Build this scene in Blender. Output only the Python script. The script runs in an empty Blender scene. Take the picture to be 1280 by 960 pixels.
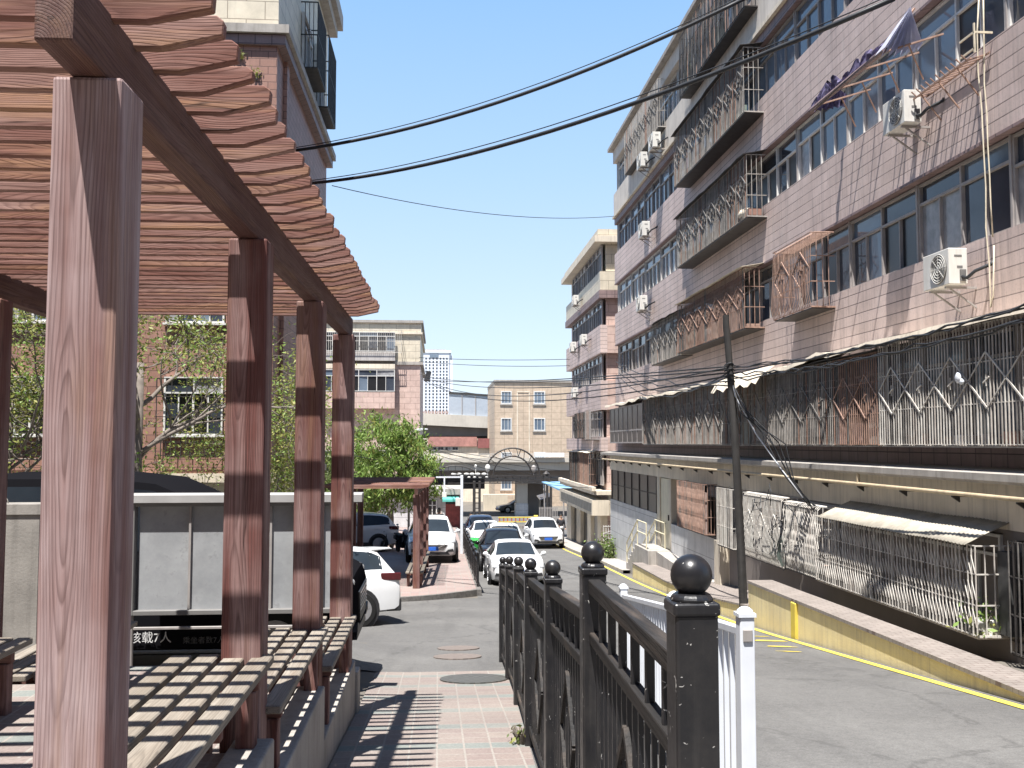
import bpy, bmesh, math, random
from mathutils import Vector, Matrix, noise
random.seed(11)
S = bpy.context.scene
COL = S.collection
R = math.radians
def V(*a): return Vector(a)

# ---------------------------------------------------------------- camera, sky, sun, exposure
FPX = 1200.0                       # focal length in photo pixels (1280 wide)
PITCH = math.atan(74 / FPX)
YAW = math.atan(92 / FPX * math.cos(PITCH))
cam_d = bpy.data.cameras.new('camera')
cam_d.sensor_width = 36; cam_d.lens = 36 * FPX / 1280; cam_d.clip_start = .05; cam_d.clip_end = 3000
cam = bpy.data.objects.new('camera', cam_d); COL.objects.link(cam)
cam.location = (0, 0, 0); cam.rotation_euler = (math.pi / 2 + PITCH, 0, -YAW)
S.camera = cam
SUN = V(.46, 1, -2.9).normalized()          # the way the light travels
w = bpy.data.worlds.new('World'); S.world = w; w.use_nodes = True
wn = w.node_tree
bg = wn.nodes['Background']; sky = wn.nodes.new('ShaderNodeTexSky')
sky.sky_type = 'NISHITA'; sky.sun_disc = False
sky.sun_elevation = math.asin(-SUN.z); sky.sun_rotation = math.atan2(-SUN.x, -SUN.y)
sky.air_density = 1.0; sky.dust_density = 0.6; sky.ozone_density = 1.6; sky.altitude = 800
# the clear-sky model, blended with the paler blue the photograph has towards the horizon
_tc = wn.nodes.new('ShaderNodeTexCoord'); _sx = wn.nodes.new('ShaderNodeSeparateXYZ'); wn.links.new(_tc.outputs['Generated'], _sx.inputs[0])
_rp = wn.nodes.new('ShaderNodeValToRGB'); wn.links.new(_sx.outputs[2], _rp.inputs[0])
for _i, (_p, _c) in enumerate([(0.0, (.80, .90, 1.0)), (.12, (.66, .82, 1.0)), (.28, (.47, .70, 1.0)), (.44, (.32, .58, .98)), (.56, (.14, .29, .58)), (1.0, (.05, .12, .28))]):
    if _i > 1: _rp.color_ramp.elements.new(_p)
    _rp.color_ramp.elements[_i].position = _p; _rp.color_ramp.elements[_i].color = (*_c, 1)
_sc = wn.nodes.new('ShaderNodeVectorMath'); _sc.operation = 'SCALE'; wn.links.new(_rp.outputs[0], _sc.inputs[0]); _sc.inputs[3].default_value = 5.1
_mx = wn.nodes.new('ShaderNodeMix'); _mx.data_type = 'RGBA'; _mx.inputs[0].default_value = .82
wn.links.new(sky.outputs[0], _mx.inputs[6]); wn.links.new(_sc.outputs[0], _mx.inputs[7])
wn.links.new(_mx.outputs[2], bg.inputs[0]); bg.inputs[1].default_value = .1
sd = bpy.data.lights.new('sun', 'SUN'); sd.energy = 5.0; sd.angle = R(.5); sd.color = (1, .965, .92)
sun = bpy.data.objects.new('sun', sd); COL.objects.link(sun)
sun.rotation_euler = SUN.to_track_quat('-Z', 'Y').to_euler(); sun.location = (-10, -20, 60)
S.view_settings.view_transform = 'Standard'; S.view_settings.look = 'None'
S.view_settings.exposure = 1.14; S.view_settings.gamma = 1; S.view_settings.use_curve_mapping = False
try:
    S.cycles.max_bounces = 6; S.cycles.diffuse_bounces = 2; S.cycles.glossy_bounces = 3; S.cycles.transmission_bounces = 3
    S.cycles.use_denoising = True
except Exception: pass

# ---------------------------------------------------------------- measuring helpers (photo pixel -> point on a world plane)
_f = V(math.sin(YAW) * math.cos(PITCH), math.cos(YAW) * math.cos(PITCH), math.sin(PITCH))
_r = V(math.cos(YAW), -math.sin(YAW), 0)
_u = _r.cross(_f)
def ray(px, py): return _f + _r * ((px - 640) / FPX) + _u * ((480 - py) / FPX)
def atY(px, py, y): d = ray(px, py); return d * (y / d.y)
def atX(px, py, x): d = ray(px, py); return d * (x / d.x)
def atZ(px, py, z): d = ray(px, py); return d * (z / d.z)

_GP = [(-40, 0), (-6, -1.35), (0, -1.6), (10, -2.70), (14, -3.13), (19.4, -3.70), (24, -4.07), (31, -4.58), (40, -5.12), (52, -5.8), (66, -6.45), (80, -6.95), (110, -7.6), (160, -8), (3000, -8)]
def lerp_tab(tab, y):
    if y <= tab[0][0]: return tab[0][1]
    for (a, za), (b, zb) in zip(tab, tab[1:]):
        if y <= b:
            t = (y - a) / (b - a); return za + (zb - za) * t
    return tab[-1][1]
def sm(t): t = max(0, min(1, t)); return t * t * (3 - 2 * t)
def G(y):
    return (lerp_tab(_GP, y - 2) + 2 * lerp_tab(_GP, y) + lerp_tab(_GP, y + 2)) / 4
def G2(x, y):
    b = sm((y - 9.4) / 1.2) * (1 - sm((y - 14.8) / 3)) * sm((-x - .6) / 1.6) * .30
    return G(y) + b
def P(y): return -4.17 - .035 * (y - 28)            # level of the far brick plaza

# ---------------------------------------------------------------- mesh collector
class MB:
    def __init__(s): s.v = []; s.f = []; s.m = []; s.xf = None
    def _add(s, vs, fs, mi=0):
        o = len(s.v)
        s.v += [s.xf @ Vector(p) for p in vs] if s.xf is not None else [Vector(p) for p in vs]
        s.f += [tuple(i + o for i in f) for f in fs]; s.m += [mi] * len(fs)
        return s
    def box(s, x0, x1, y0, y1, z0, z1, mi=0):
        if x0 > x1: x0, x1 = x1, x0
        if y0 > y1: y0, y1 = y1, y0
        if z0 > z1: z0, z1 = z1, z0
        return s._add([(x0, y0, z0), (x1, y0, z0), (x1, y1, z0), (x0, y1, z0), (x0, y0, z1), (x1, y0, z1), (x1, y1, z1), (x0, y1, z1)],
                      [(3, 2, 1, 0), (4, 5, 6, 7), (0, 1, 5, 4), (1, 2, 6, 5), (2, 3, 7, 6), (3, 0, 4, 7)], mi)
    def bar(s, p, q, w, h=None, up=(0, 0, 1), mi=0):
        p, q = Vector(p), Vector(q); h = h or w
        d = (q - p)
        if d.length < 1e-6: return s
        d.normalize(); up = Vector(up)
        if abs(d.dot(up)) > .98: up = V(0, 1, 0) if abs(d.y) < .9 else V(1, 0, 0)
        a = d.cross(up).normalized() * (w / 2); b = a.cross(d).normalized() * (h / 2)
        vs = [e + c for e in (p, q) for c in (-a - b, a - b, a + b, -a + b)]
        return s._add(vs, [(3, 2, 1, 0), (4, 5, 6, 7), (0, 1, 5, 4), (1, 2, 6, 5), (2, 3, 7, 6), (3, 0, 4, 7)], mi)
    def tube(s, pts, r, n=6, mi=0, cap=True):
        pts = [Vector(p) for p in pts]; rs = r if isinstance(r, (list, tuple)) else [r] * len(pts)
        vs = []; fs = []; a = None
        for i, p in enumerate(pts):
            d = (pts[min(i + 1, len(pts) - 1)] - pts[max(i - 1, 0)])
            d = d.normalized() if d.length > 1e-9 else V(0, 0, 1)
            if a is None:
                a = d.cross(V(0, 0, 1) if abs(d.z) < .9 else V(1, 0, 0)).normalized()
            else:
                a = (a - d * a.dot(d)); a = a.normalized() if a.length > 1e-6 else d.orthogonal().normalized()
            b = d.cross(a)
            vs += [p + (a * math.cos(k / n * math.tau) + b * math.sin(k / n * math.tau)) * rs[i] for k in range(n)]
        for i in range(len(pts) - 1):
            for k in range(n):
                k2 = (k + 1) % n
                fs.append((i * n + k, i * n + k2, (i + 1) * n + k2, (i + 1) * n + k))
        if cap: fs.append(tuple(range(n - 1, -1, -1))); fs.append(tuple(range((len(pts) - 1) * n, len(pts) * n)))
        return s._add(vs, fs, mi)
    def lathe(s, c, prof, n=16, axis='z', mi=0):
        c = Vector(c); vs = []; fs = []
        for (r, z) in prof:
            for k in range(n):
                t = k / n * math.tau; a, b = r * math.cos(t), r * math.sin(t)
                vs.append(c + (V(a, b, z) if axis == 'z' else V(z, a, b) if axis == 'x' else V(b, z, a)))
        for i in range(len(prof) - 1):
            for k in range(n):
                k2 = (k + 1) % n; fs.append((i * n + k, i * n + k2, (i + 1) * n + k2, (i + 1) * n + k))
        fs.append(tuple(range(n - 1, -1, -1))); fs.append(tuple(range((len(prof) - 1) * n, len(prof) * n)))
        return s._add(vs, fs, mi)
    def ball(s, c, r, n=16, sc=(1, 1, 1), mi=0):
        m = n // 2; vs = [V(0, 0, -1)]; fs = []
        for i in range(1, m):
            t = -math.pi / 2 + math.pi * i / m
            vs += [V(math.cos(t) * math.cos(k / n * math.tau), math.cos(t) * math.sin(k / n * math.tau), math.sin(t)) for k in range(n)]
        vs.append(V(0, 0, 1)); L = len(vs) - 1
        for k in range(n):
            k2 = (k + 1) % n
            fs.append((0, 1 + k2, 1 + k)); fs.append((L, L - n + k, L - n + k2))
            for i in range(m - 2): fs.append((1 + i * n + k, 1 + i * n + k2, 1 + (i + 1) * n + k2, 1 + (i + 1) * n + k))
        c = Vector(c)
        return s._add([c + V(p.x * sc[0], p.y * sc[1], p.z * sc[2]) * r for p in vs], fs, mi)
    def prism(s, poly, a, b, axis='x', mi=0):
        """extrude a 2D polygon: axis x -> poly in (y,z); y -> (x,z); z -> (x,y)"""
        n = len(poly)
        mk = {'x': lambda t, p: (t, p[0], p[1]), 'y': lambda t, p: (p[0], t, p[1]), 'z': lambda t, p: (p[0], p[1], t)}[axis]
        vs = [mk(a, p) for p in poly] + [mk(b, p) for p in poly]
        fs = [tuple(range(n - 1, -1, -1)), tuple(range(n, 2 * n))] + [(i, (i + 1) % n, n + (i + 1) % n, n + i) for i in range(n)]
        return s._add(vs, fs, mi)
    def quad(s, *p, mi=0): return s._add(p, [tuple(range(len(p)))], mi)
    def grid(s, rows, mi=0, closed=False):
        n = len(rows[0]); vs = [p for r_ in rows for p in r_]; fs = []
        for i in range(len(rows) - 1):
            for k in range(n - 1): fs.append((i * n + k, i * n + k + 1, (i + 1) * n + k + 1, (i + 1) * n + k))
        return s._add(vs, fs, mi)
    def build(s, name, mat, parent=None, smooth=False, bevel=0, seg=1, solid=0, normals=True, off=None):
        me = bpy.data.meshes.new(name)
        if off is None: off = ORG.get(parent.name) if parent is not None and parent.name in ORG else None
        vs = [tuple(p - off) for p in s.v] if off is not None else [tuple(p) for p in s.v]
        me.from_pydata(vs, [], s.f)
        mats = mat if isinstance(mat, (list, tuple)) else [mat]
        for m_ in mats: me.materials.append(m_)
        if len(mats) > 1: me.polygons.foreach_set('material_index', s.m)
        if normals:
            b = bmesh.new(); b.from_mesh(me); bmesh.ops.recalc_face_normals(b, faces=b.faces); b.to_mesh(me); b.free()
        if smooth:
            me.polygons.foreach_set('use_smooth', [True] * len(me.polygons))
            if smooth is not True:
                b = bmesh.new(); b.from_mesh(me)
                for e in b.edges:
                    if len(e.link_faces) == 2 and e.calc_face_angle(0) > R(smooth): e.smooth = False
                b.to_mesh(me); b.free()
        me.update()
        o = bpy.data.objects.new(name, me); COL.objects.link(o)
        if parent is not None:
            o.parent = parent
            if parent.name in ORG: ORG[o.name] = ORG[parent.name]
        if bevel:
            md = o.modifiers.new('bevel', 'BEVEL'); md.width = bevel; md.segments = seg; md.limit_method = 'ANGLE'; md.angle_limit = R(40)
        if solid:
            md = o.modifiers.new('solid', 'SOLIDIFY'); md.thickness = solid; md.offset = 0
        return o
ORG = {}          # things whose meshes are authored in world space: name -> base point
def tag(o, label=None, cat=None, group=None, kind=None):
    if label: o['label'] = label
    if cat: o['category'] = cat
    if group: o['group'] = group
    if kind: o['kind'] = kind
    return o
def thing(name, label, cat, loc=(0, 0, 0), rz=0, group=None, world=False):
    o = bpy.data.objects.new(name, None); COL.objects.link(o)
    o.location = loc; o.rotation_euler = (0, 0, rz); o.empty_display_size = .2
    if world: ORG[o.name] = Vector(loc)
    return tag(o, label, cat, group)
def solo(mb, name, mat, label, cat, base, group=None, **k):
    """a thing that is one mesh, authored in world space, with its origin at base"""
    o = mb.build(name, mat, off=Vector(base), **k); o.location = base
    return tag(o, label, cat, group)
def struct(mb, name, mat, **k): return tag(mb.build(name, mat, **k), kind='structure')
def copy_tree(o, parent=None):
    c = o.copy(); COL.objects.link(c); c.parent = parent
    for ch in [x for x in o.children]: copy_tree(ch, c)
    return c

# ---------------------------------------------------------------- materials
class N:
    def __init__(s, name):
        s.mat = bpy.data.materials.new(name); s.mat.use_nodes = True
        s.t = s.mat.node_tree; s.b = s.t.nodes['Principled BSDF']; s._o = None
    def n(s, typ, **k):
        x = s.t.nodes.new('ShaderNode' + typ)
        for a, b in k.items(): setattr(x, a, b)
        return x
    def l(s, a, b): s.t.links.new(a, b)
    def put(s, x, i, v):
        if hasattr(v, 'is_output') or isinstance(v, bpy.types.NodeSocket): s.l(v, x.inputs[i])
        else: x.inputs[i].default_value = v
    @property
    def obj(s):
        if s._o is None: s._o = s.n('TexCoord').outputs['Object']
        return s._o
    def map(s, scale=(1, 1, 1), loc=(0, 0, 0), rot=(0, 0, 0), src=None):
        m = s.n('Mapping'); s.l(src or s.obj, m.inputs[0]); m.inputs[1].default_value = loc; m.inputs[2].default_value = rot; m.inputs[3].default_value = scale
        return m.outputs[0]
    def noise(s, scale=5, detail=4, rough=.55, vec=None, dist=0):
        x = s.n('TexNoise'); s.l(vec if vec is not None else s.obj, x.inputs['Vector'])
        x.inputs['Scale'].default_value = scale; x.inputs['Detail'].default_value = detail; x.inputs['Roughness'].default_value = rough; x.inputs['Distortion'].default_value = dist
        return x.outputs['Fac']
    def math(s, op, a, b=0, c=None, clamp=False):
        x = s.n('Math', operation=op, use_clamp=clamp); s.put(x, 0, a); s.put(x, 1, b)
        if c is not None: s.put(x, 2, c)
        return x.outputs[0]
    def ramp(s, fac, stops):
        x = s.n('ValToRGB'); s.l(fac, x.inputs[0]); e = x.color_ramp.elements
        while len(e) < len(stops): e.new(.5)
        for i, (p, c) in enumerate(stops):
            e[i].position = p; e[i].color = (*c, 1) if hasattr(c, '__len__') else (c, c, c, 1)
        return x.outputs[0]
    def mix(s, fac, a, b, mode='MIX'):
        x = s.n('Mix', data_type='RGBA', blend_type=mode)
        s.put(x, 0, fac)
        for i, v in ((6, a), (7, b)):
            if isinstance(v, bpy.types.NodeSocket): s.l(v, x.inputs[i])
            else: x.inputs[i].default_value = (*v, 1) if len(v) == 3 else v
        return x.outputs[2]
    def rnd(s): return s.n('ObjectInfo').outputs['Random']
    def color(s, c): s.put(s.b, 'Base Color', c if isinstance(c, bpy.types.NodeSocket) else (*c, 1))
    def setp(s, rough=None, metal=None, spec=None, coat=None):
        if rough is not None: s.put(s.b, 'Roughness', rough)
        if metal is not None: s.put(s.b, 'Metallic', metal)
        if spec is not None: s.put(s.b, 'Specular IOR Level', spec)
        if coat is not None: s.put(s.b, 'Coat Weight', coat); s.put(s.b, 'Coat Roughness', .04)
    def bump(s, h, strength=.3, dist=.01):
        x = s.n('Bump'); s.l(h, x.inputs['Height']); x.inputs['Strength'].default_value = strength; x.inputs['Distance'].default_value = dist
        s.l(x.outputs[0], s.b.inputs['Normal'])
def M(name, c, rough=.6, var=.18, vs=3, metal=0, spec=.4, coat=None, bump=0, bs=30, streak=0, dirt=None, rand=0, fine=.0):
    n = N(name); c = tuple(c)
    f = n.noise(vs, 5)
    lo = tuple(x * (1 - var) for x in c); hi = tuple(min(.92, x * (1 + var)) for x in c)
    col = n.ramp(f, [(.3, lo), (.7, hi)])
    if fine:
        g = n.noise(90, 2); col = n.mix(fine, col, n.ramp(g, [(.3, (.25, .25, .25)), (.7, (1, 1, 1))]), 'MULTIPLY')
    if streak:
        st = n.noise(1, 5, .65, n.map((9, 9, .55)))
        col = n.mix(n.math('MULTIPLY', n.ramp(st, [(.48, 0.), (.72, 1.)]), streak), col, dirt or tuple(x * .35 for x in c))
    if rand:
        col = n.mix(1, col, n.ramp(n.rnd(), [(0, (1 - rand,) * 3), (1, (1, 1, 1))]), 'MULTIPLY')
    n.color(col); n.setp(rough, metal, spec, coat)
    if bump: n.bump(n.noise(bs, 4), bump, .01)
    return n.mat
def wood(name, axis, base, dark, pale, orange, period=.0065, heart=(.0, .0), wander=.03, fade=.6, lines=.6, fibre=.55):
    """stained sawn timber: growth rings round a wandering heart, fine fibres, faded and bare streaks; the mesh origin is the piece's middle"""
    n = N(name)
    r_ = n.rnd(); ofs = n.n('CombineXYZ')
    for i, k in enumerate((37., 11., 23.)): n.put(ofs, i, n.math('MULTIPLY', r_, k))
    add = n.n('VectorMath', operation='ADD'); n.l(n.obj, add.inputs[0]); n.l(ofs.outputs[0], add.inputs[1]); P_ = add.outputs[0]
    def sc(c, l): v = [c] * 3; v['xyz'.index(axis)] = l; return tuple(v)
    sx = n.n('SeparateXYZ'); n.l(n.obj, sx.inputs[0])
    cross = [sx.outputs[i] for i in range(3) if 'xyz'[i] != axis]
    w1 = n.math('MULTIPLY', n.math('SUBTRACT', n.noise(1, 2, .4, n.map(sc(3., .75), src=P_)), .5), wander * 2.6)
    w2 = n.math('MULTIPLY', n.math('SUBTRACT', n.noise(1, 2, .4, n.map(sc(4., .9), (5, 2, 8), src=P_)), .5), wander * 2.6)
    j = n.math('MULTIPLY', n.math('SUBTRACT', r_, .5), .05)
    u = n.math('ADD', n.math('ADD', cross[0], heart[0]), n.math('ADD', w1, j)); v = n.math('ADD', n.math('ADD', cross[1], heart[1]), w2)
    r = n.math('SQRT', n.math('ADD', n.math('MULTIPLY', u, u), n.math('MULTIPLY', v, v)))
    r = n.math('ADD', r, n.math('MULTIPLY', n.noise(1, 3, .6, n.map(sc(30., 1.6), src=P_)), period * .8))
    ring = n.ramp(n.math('FRACT', n.math('DIVIDE', r, period)), [(0, 0.), (.45, .1), (.85, 1.), (1, 0.)])
    fib = n.noise(1, 4, .65, n.map(sc(150., 3.), src=P_))
    band = n.noise(1, 3, .55, n.map(sc(11., .45), (2, 7, 4), src=P_))
    big = n.noise(1.7, 4, .6, P_)
    col = n.mix(n.ramp(n.math('ADD', n.math('MULTIPLY', band, .6), n.math('MULTIPLY', big, .4)), [(.42, 0.), (.64, 1.)]), base, pale)
    col = n.mix(n.math('MULTIPLY', n.ramp(n.noise(1, 4, .6, n.map(sc(9., .7), (9, 1, 3), src=P_)), [(.52, 0.), (.66, 1.)]), fade), col, orange)
    col = n.mix(n.math('MULTIPLY', n.math('MULTIPLY', ring, n.ramp(n.noise(1, 3, .5, n.map(sc(6., .8), (1, 4, 6), src=P_)), [(.3, .35), (.65, 1.)])), lines), col, dark)
    col = n.mix(n.math('MULTIPLY', n.ramp(fib, [(.42, 0.), (.72, 1.)]), fibre), col, dark)
    col = n.mix(n.math('MULTIPLY', n.ramp(n.noise(1, 2, .5, n.map(sc(14., .35), (3, 3, 9), src=P_)), [(.655, 0.), (.665, 1.), (.675, 0.)]), .9), col, tuple(x * .3 for x in dark))
    col = n.mix(n.ramp(r_, [(0, 0.), (1, .3)]), col, tuple(x * .65 for x in base))
    n.color(col); n.setp(n.math('ADD', n.math('MULTIPLY', fib, .25), .55), 0, .25)
    n.bump(n.math('SUBTRACT', fib, n.math('MULTIPLY', ring, .7)), .4, .003)
    return n.mat
def tile(name, c, c2, joint, bw, rh, mortar=.008, offs=.5, dirt=.35, rough=.55, streakc=(.05, .045, .045), vj=True, plane='v', vert=1.0):
    """stone or brick courses; plane v = any upright face, h = ground"""
    n = N(name)
    sx = n.n('SeparateXYZ'); n.l(n.obj, sx.inputs[0])
    cx = n.n('CombineXYZ')
    if plane == 'v':
        n.l(n.math('ADD', sx.outputs[0], sx.outputs[1]), cx.inputs[0]); n.l(sx.outputs[2], cx.inputs[1])
    else:
        n.l(sx.outputs[0], cx.inputs[0]); n.l(sx.outputs[1], cx.inputs[1])
    b = n.n('TexBrick', offset=offs, squash=1.0); n.l(cx.outputs[0], b.inputs['Vector'])
    b.inputs['Color1'].default_value = (*c, 1); b.inputs['Color2'].default_value = (*c2, 1); b.inputs['Mortar'].default_value = (*joint, 1)
    b.inputs['Scale'].default_value = 1; b.inputs['Mortar Size'].default_value = mortar; b.inputs['Brick Width'].default_value = bw; b.inputs['Row Height'].default_value = rh
    b.inputs['Mortar Smooth'].default_value = .2
    col = b.outputs['Color']
    col = n.mix(.5, col, n.ramp(n.noise(2.2, 5, .6), [(.25, (.55, .55, .55)), (.75, (1.2, 1.2, 1.2))]), 'MULTIPLY')
    if dirt:
        st = n.noise(1, 5, .65, n.map((7, 7, .4)))
        col = n.mix(n.math('MULTIPLY', n.ramp(st, [(.5, 0.), (.75, 1.)]), dirt), col, streakc)
        col = n.mix(n.math('MULTIPLY', n.ramp(n.noise(30, 3, .7), [(.5, 0.), (.8, 1.)]), dirt * .6), col, streakc)
    n.color(col); n.setp(rough, 0, .35)
    n.bump(n.math('ADD', n.math('MULTIPLY', b.outputs['Fac'], -1.0), n.math('MULTIPLY', n.noise(40, 3), .25)), .5, .006)
    return n.mat

MT = {}
MT['wood_z'] = wood('stained_wood_upright', 'z', (.165, .066, .056), (.035, .015, .014), (.38, .265, .25), (.30, .165, .10), .0085, (.03, .06), .045)
MT['wood_pale'] = wood('sun_bleached_upright', 'z', (.25, .14, .125), (.07, .035, .033), (.50, .395, .395), (.34, .21, .145), .0085, (.03, .06), .045)
MT['wood_y'] = wood('stained_wood_beam', 'y', (.10, .045, .038), (.028, .013, .012), (.18, .11, .095), (.19, .105, .065), .009, (.07, .11), .05, .6, .5)
MT['wood_x'] = wood('stained_wood_slat', 'x', (.225, .10, .076), (.06, .024, .02), (.37, .23, .195), (.43, .24, .13), .011, (.05, .07), .13, .8, .55, .6)
MT['bench_y'] = wood('weathered_bench_wood', 'y', (.25, .215, .175), (.09, .075, .06), (.36, .325, .275), (.22, .17, .125), .008, (.03, .08), .04, .5, .45)
MT['bench_x'] = wood('bench_rail_wood', 'x', (.19, .085, .073), (.05, .023, .02), (.28, .17, .145), (.30, .175, .11), .008, (.02, .05), .03)
MT['brick_b'] = tile('red_brown_brick_tile', (.37, .21, .165), (.31, .17, .13), (.15, .085, .07), .42, .2, .01, .5, .22)
MT['brick_r'] = tile('small_red_brick', (.36, .165, .125), (.30, .13, .10), (.2, .13, .11), .26, .085, .01, .5, .25)
MT['pink'] = tile('pink_facade_tile', (.58, .455, .425), (.54, .42, .39), (.17, .12, .11), .62, .2, .008, .5, .38)
def facade(name, c, c2):
    n = N(name); sx = n.n('SeparateXYZ'); n.l(n.obj, sx.inputs[0]); cx = n.n('CombineXYZ')
    n.l(n.math('ADD', sx.outputs[0], sx.outputs[1]), cx.inputs[0]); n.l(sx.outputs[2], cx.inputs[1])
    b = n.n('TexBrick', offset=.5); n.l(cx.outputs[0], b.inputs['Vector'])
    b.inputs['Color1'].default_value = (*c, 1); b.inputs['Color2'].default_value = (*c2, 1); b.inputs['Mortar'].default_value = (*(x * .72 for x in c), 1)
    b.inputs['Scale'].default_value = 1; b.inputs['Mortar Size'].default_value = .002; b.inputs['Brick Width'].default_value = .96; b.inputs['Row Height'].default_value = .205; b.inputs['Bias'].default_value = -.1
    zf = n.math('FRACT', n.math('DIVIDE', sx.outputs[2], .205))
    ln = n.math('LESS_THAN', n.math('ABSOLUTE', n.math('SUBTRACT', zf, n.math('MULTIPLY', n.noise(3, 3), .03))), .07)
    col = n.mix(n.math('MULTIPLY', ln, n.ramp(n.noise(1.1, 4), [(.3, .6), (.6, 1.)])), b.outputs['Color'], tuple(x * .26 for x in c))
    col = n.mix(.7, col, n.ramp(n.noise(.8, 6, .65), [(.28, (.72, .71, .70)), (.72, (1.2, 1.2, 1.2))]), 'MULTIPLY')
    st = n.noise(1, 6, .7, n.map((5, 5, .22))); st2 = n.noise(1, 5, .7, n.map((16, 16, .5)))
    col = n.mix(n.math('MULTIPLY', n.ramp(st, [(.5, 0.), (.75, 1.)]), .42), col, (.16, .13, .13))
    col = n.mix(n.math('MULTIPLY', n.ramp(st2, [(.54, 0.), (.74, 1.)]), .42), col, (.09, .08, .08))
    col = n.mix(n.math('MULTIPLY', n.ramp(n.noise(26, 4, .75), [(.52, 0.), (.75, 1.)]), .3), col, (.12, .10, .1))
    col = n.mix(n.math('MULTIPLY', n.ramp(n.noise(1, 4, .6, n.map((3, 3, .8), (4, 9, 1))), [(.6, 0.), (.75, 1.)]), .3), col, (.62, .58, .54))
    n.color(col); n.setp(.6, 0, .3); n.bump(n.math('ADD', n.math('MULTIPLY', n.math('ADD', b.outputs['Fac'], ln), -1.0), n.math('MULTIPLY', n.noise(40, 3), .3)), .5, .006)
    return n.mat
MT['pink'] = facade('pink_tiled_facade', (.645, .52, .48), (.58, .465, .425))
MT['peach'] = tile('peach_wall_tile', (.60, .45, .39), (.57, .42, .365), (.3, .2, .17), .8, .4, .012, .5, .2)
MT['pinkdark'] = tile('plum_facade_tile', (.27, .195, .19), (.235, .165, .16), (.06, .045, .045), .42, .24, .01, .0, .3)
MT['beige_t'] = tile('beige_facade_panel', (.56, .44, .33), (.53, .42, .315), (.3, .23, .17), 1.15, .78, .02, .0, .12)
MT['white_t'] = tile('white_wall_tile', (.60, .60, .60), (.57, .57, .58), (.25, .25, .26), 1.3, .62, .012, .0, .2, .4)
MT['cream'] = M('cream_plaster', (.62, .55, .44), .75, .1, 1.5, bump=.15, streak=.35, dirt=(.2, .17, .14))
MT['cream2'] = tile('cream_stone_cladding', (.66, .59, .46), (.63, .56, .44), (.3, .25, .19), .95, .48, .012, .5, .15)
MT['grey_pl'] = M('grey_plaster', (.44, .415, .395), .8, .15, 1.5, bump=.2, streak=.5, dirt=(.14, .13, .13))
MT['tan_pl'] = M('tan_plaster', (.70, .62, .50), .8, .12, 1.2, bump=.15, streak=.4, dirt=(.17, .145, .12))
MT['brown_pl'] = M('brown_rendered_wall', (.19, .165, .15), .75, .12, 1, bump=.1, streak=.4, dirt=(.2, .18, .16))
MT['conc'] = M('concrete', (.40, .37, .335), .85, .16, 2.5, bump=.3, streak=.45, dirt=(.15, .135, .12), fine=.2)
MT['conc2'] = M('bridge_concrete', (.50, .46, .40), .85, .12, .4, bump=.2, streak=.25, dirt=(.24, .21, .19))
MT['ypaint'] = M('faded_yellow_paint', (.86, .72, .42), .75, .1, 2, bump=.3, streak=.55, dirt=(.42, .35, .25), fine=.2)
MT['ypaint2'] = M('bright_yellow_paint', (.72, .57, .10), .75, .12, 3, fine=.35, streak=.2)
MT['capst'] = tile('brown_coping_paver', (.31, .272, .245), (.28, .245, .22), (.16, .12, .11), .22, .11, .006, .5, .15, plane='h')
def chipped():
    n = N('black_enamel_metal')
    col = n.mix(n.math('MULTIPLY', n.ramp(n.noise(5, 5, .7), [(.45, 0.), (.75, 1.)]), .5), (.014, .014, .016), (.05, .046, .043))
    col = n.mix(n.ramp(n.noise(38, 2, .5, dist=1.5), [(.715, 0.), (.73, 1.)]), col, (.42, .41, .39))
    st = n.noise(1, 4, .6, n.map((30, 30, 1.5))); col = n.mix(n.math('MULTIPLY', n.ramp(st, [(.55, 0.), (.8, 1.)]), .16), col, (.13, .12, .11))
    n.color(col); n.setp(n.math('ADD', n.math('MULTIPLY', n.noise(14, 4), .3), .2), 0, .5); n.bump(n.noise(60, 3), .06, .01); return n.mat
MT['blackm'] = chipped()
MT['blackwood'] = wood('worn_black_rail', 'y', (.020, .019, .019), (.008, .008, .008), (.055, .048, .043), (.15, .115, .09), .02, (.02, .05), .03, .55, .3, .4)
MT['whitem'] = M('white_enamel_metal', (.72, .75, .80), .4, .06, 4, spec=.5, streak=.15, dirt=(.4, .38, .36))
MT['greyiron'] = M('dusty_grey_iron', (.42, .39, .355), .6, .3, 5, metal=.1, spec=.4, streak=.5, dirt=(.14, .085, .06), rand=.15)
MT['paleiron'] = M('pale_painted_iron', (.60, .57, .52), .6, .22, 6, spec=.4, streak=.45, dirt=(.22, .13, .09))
MT['rustiron'] = M('rusty_iron', (.34, .22, .17), .7, .3, 7, streak=.5, dirt=(.16, .07, .045))
MT['darkiron'] = M('dark_iron', (.055, .05, .048), .55, .3, 5, metal=.3)
MT['alu'] = M('window_frame_grey', (.33, .305, .29), .5, .12, 6, spec=.4, streak=.3, dirt=(.2, .18, .17))
MT['alu_w'] = M('window_frame_white', (.66, .65, .62), .5, .1, 6, streak=.25, dirt=(.35, .3, .27))
def glass(name, c, rough=.08, tint=None, spec=.55):
    n = N(name); f = n.noise(1.2, 3)
    r_ = n.rnd()
    n.color(n.mix(n.ramp(n.math('ADD', n.math('MULTIPLY', f, .6), n.math('MULTIPLY', r_, .5)), [(.35, 0.), (.8, 1.)]), c, tint or tuple(x * 2.2 for x in c)))
    n.setp(rough, 0, spec)
    n.bump(n.noise(.9, 1), .06, .02)
    return n.mat
MT['glass'] = glass('dark_window_glass', (.035, .042, .055))
MT['glassb'] = glass('sky_tinted_window_glass', (.10, .135, .18), .06, (.2, .245, .3))  # pale blue sky reflection painted into the pane colour
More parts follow.
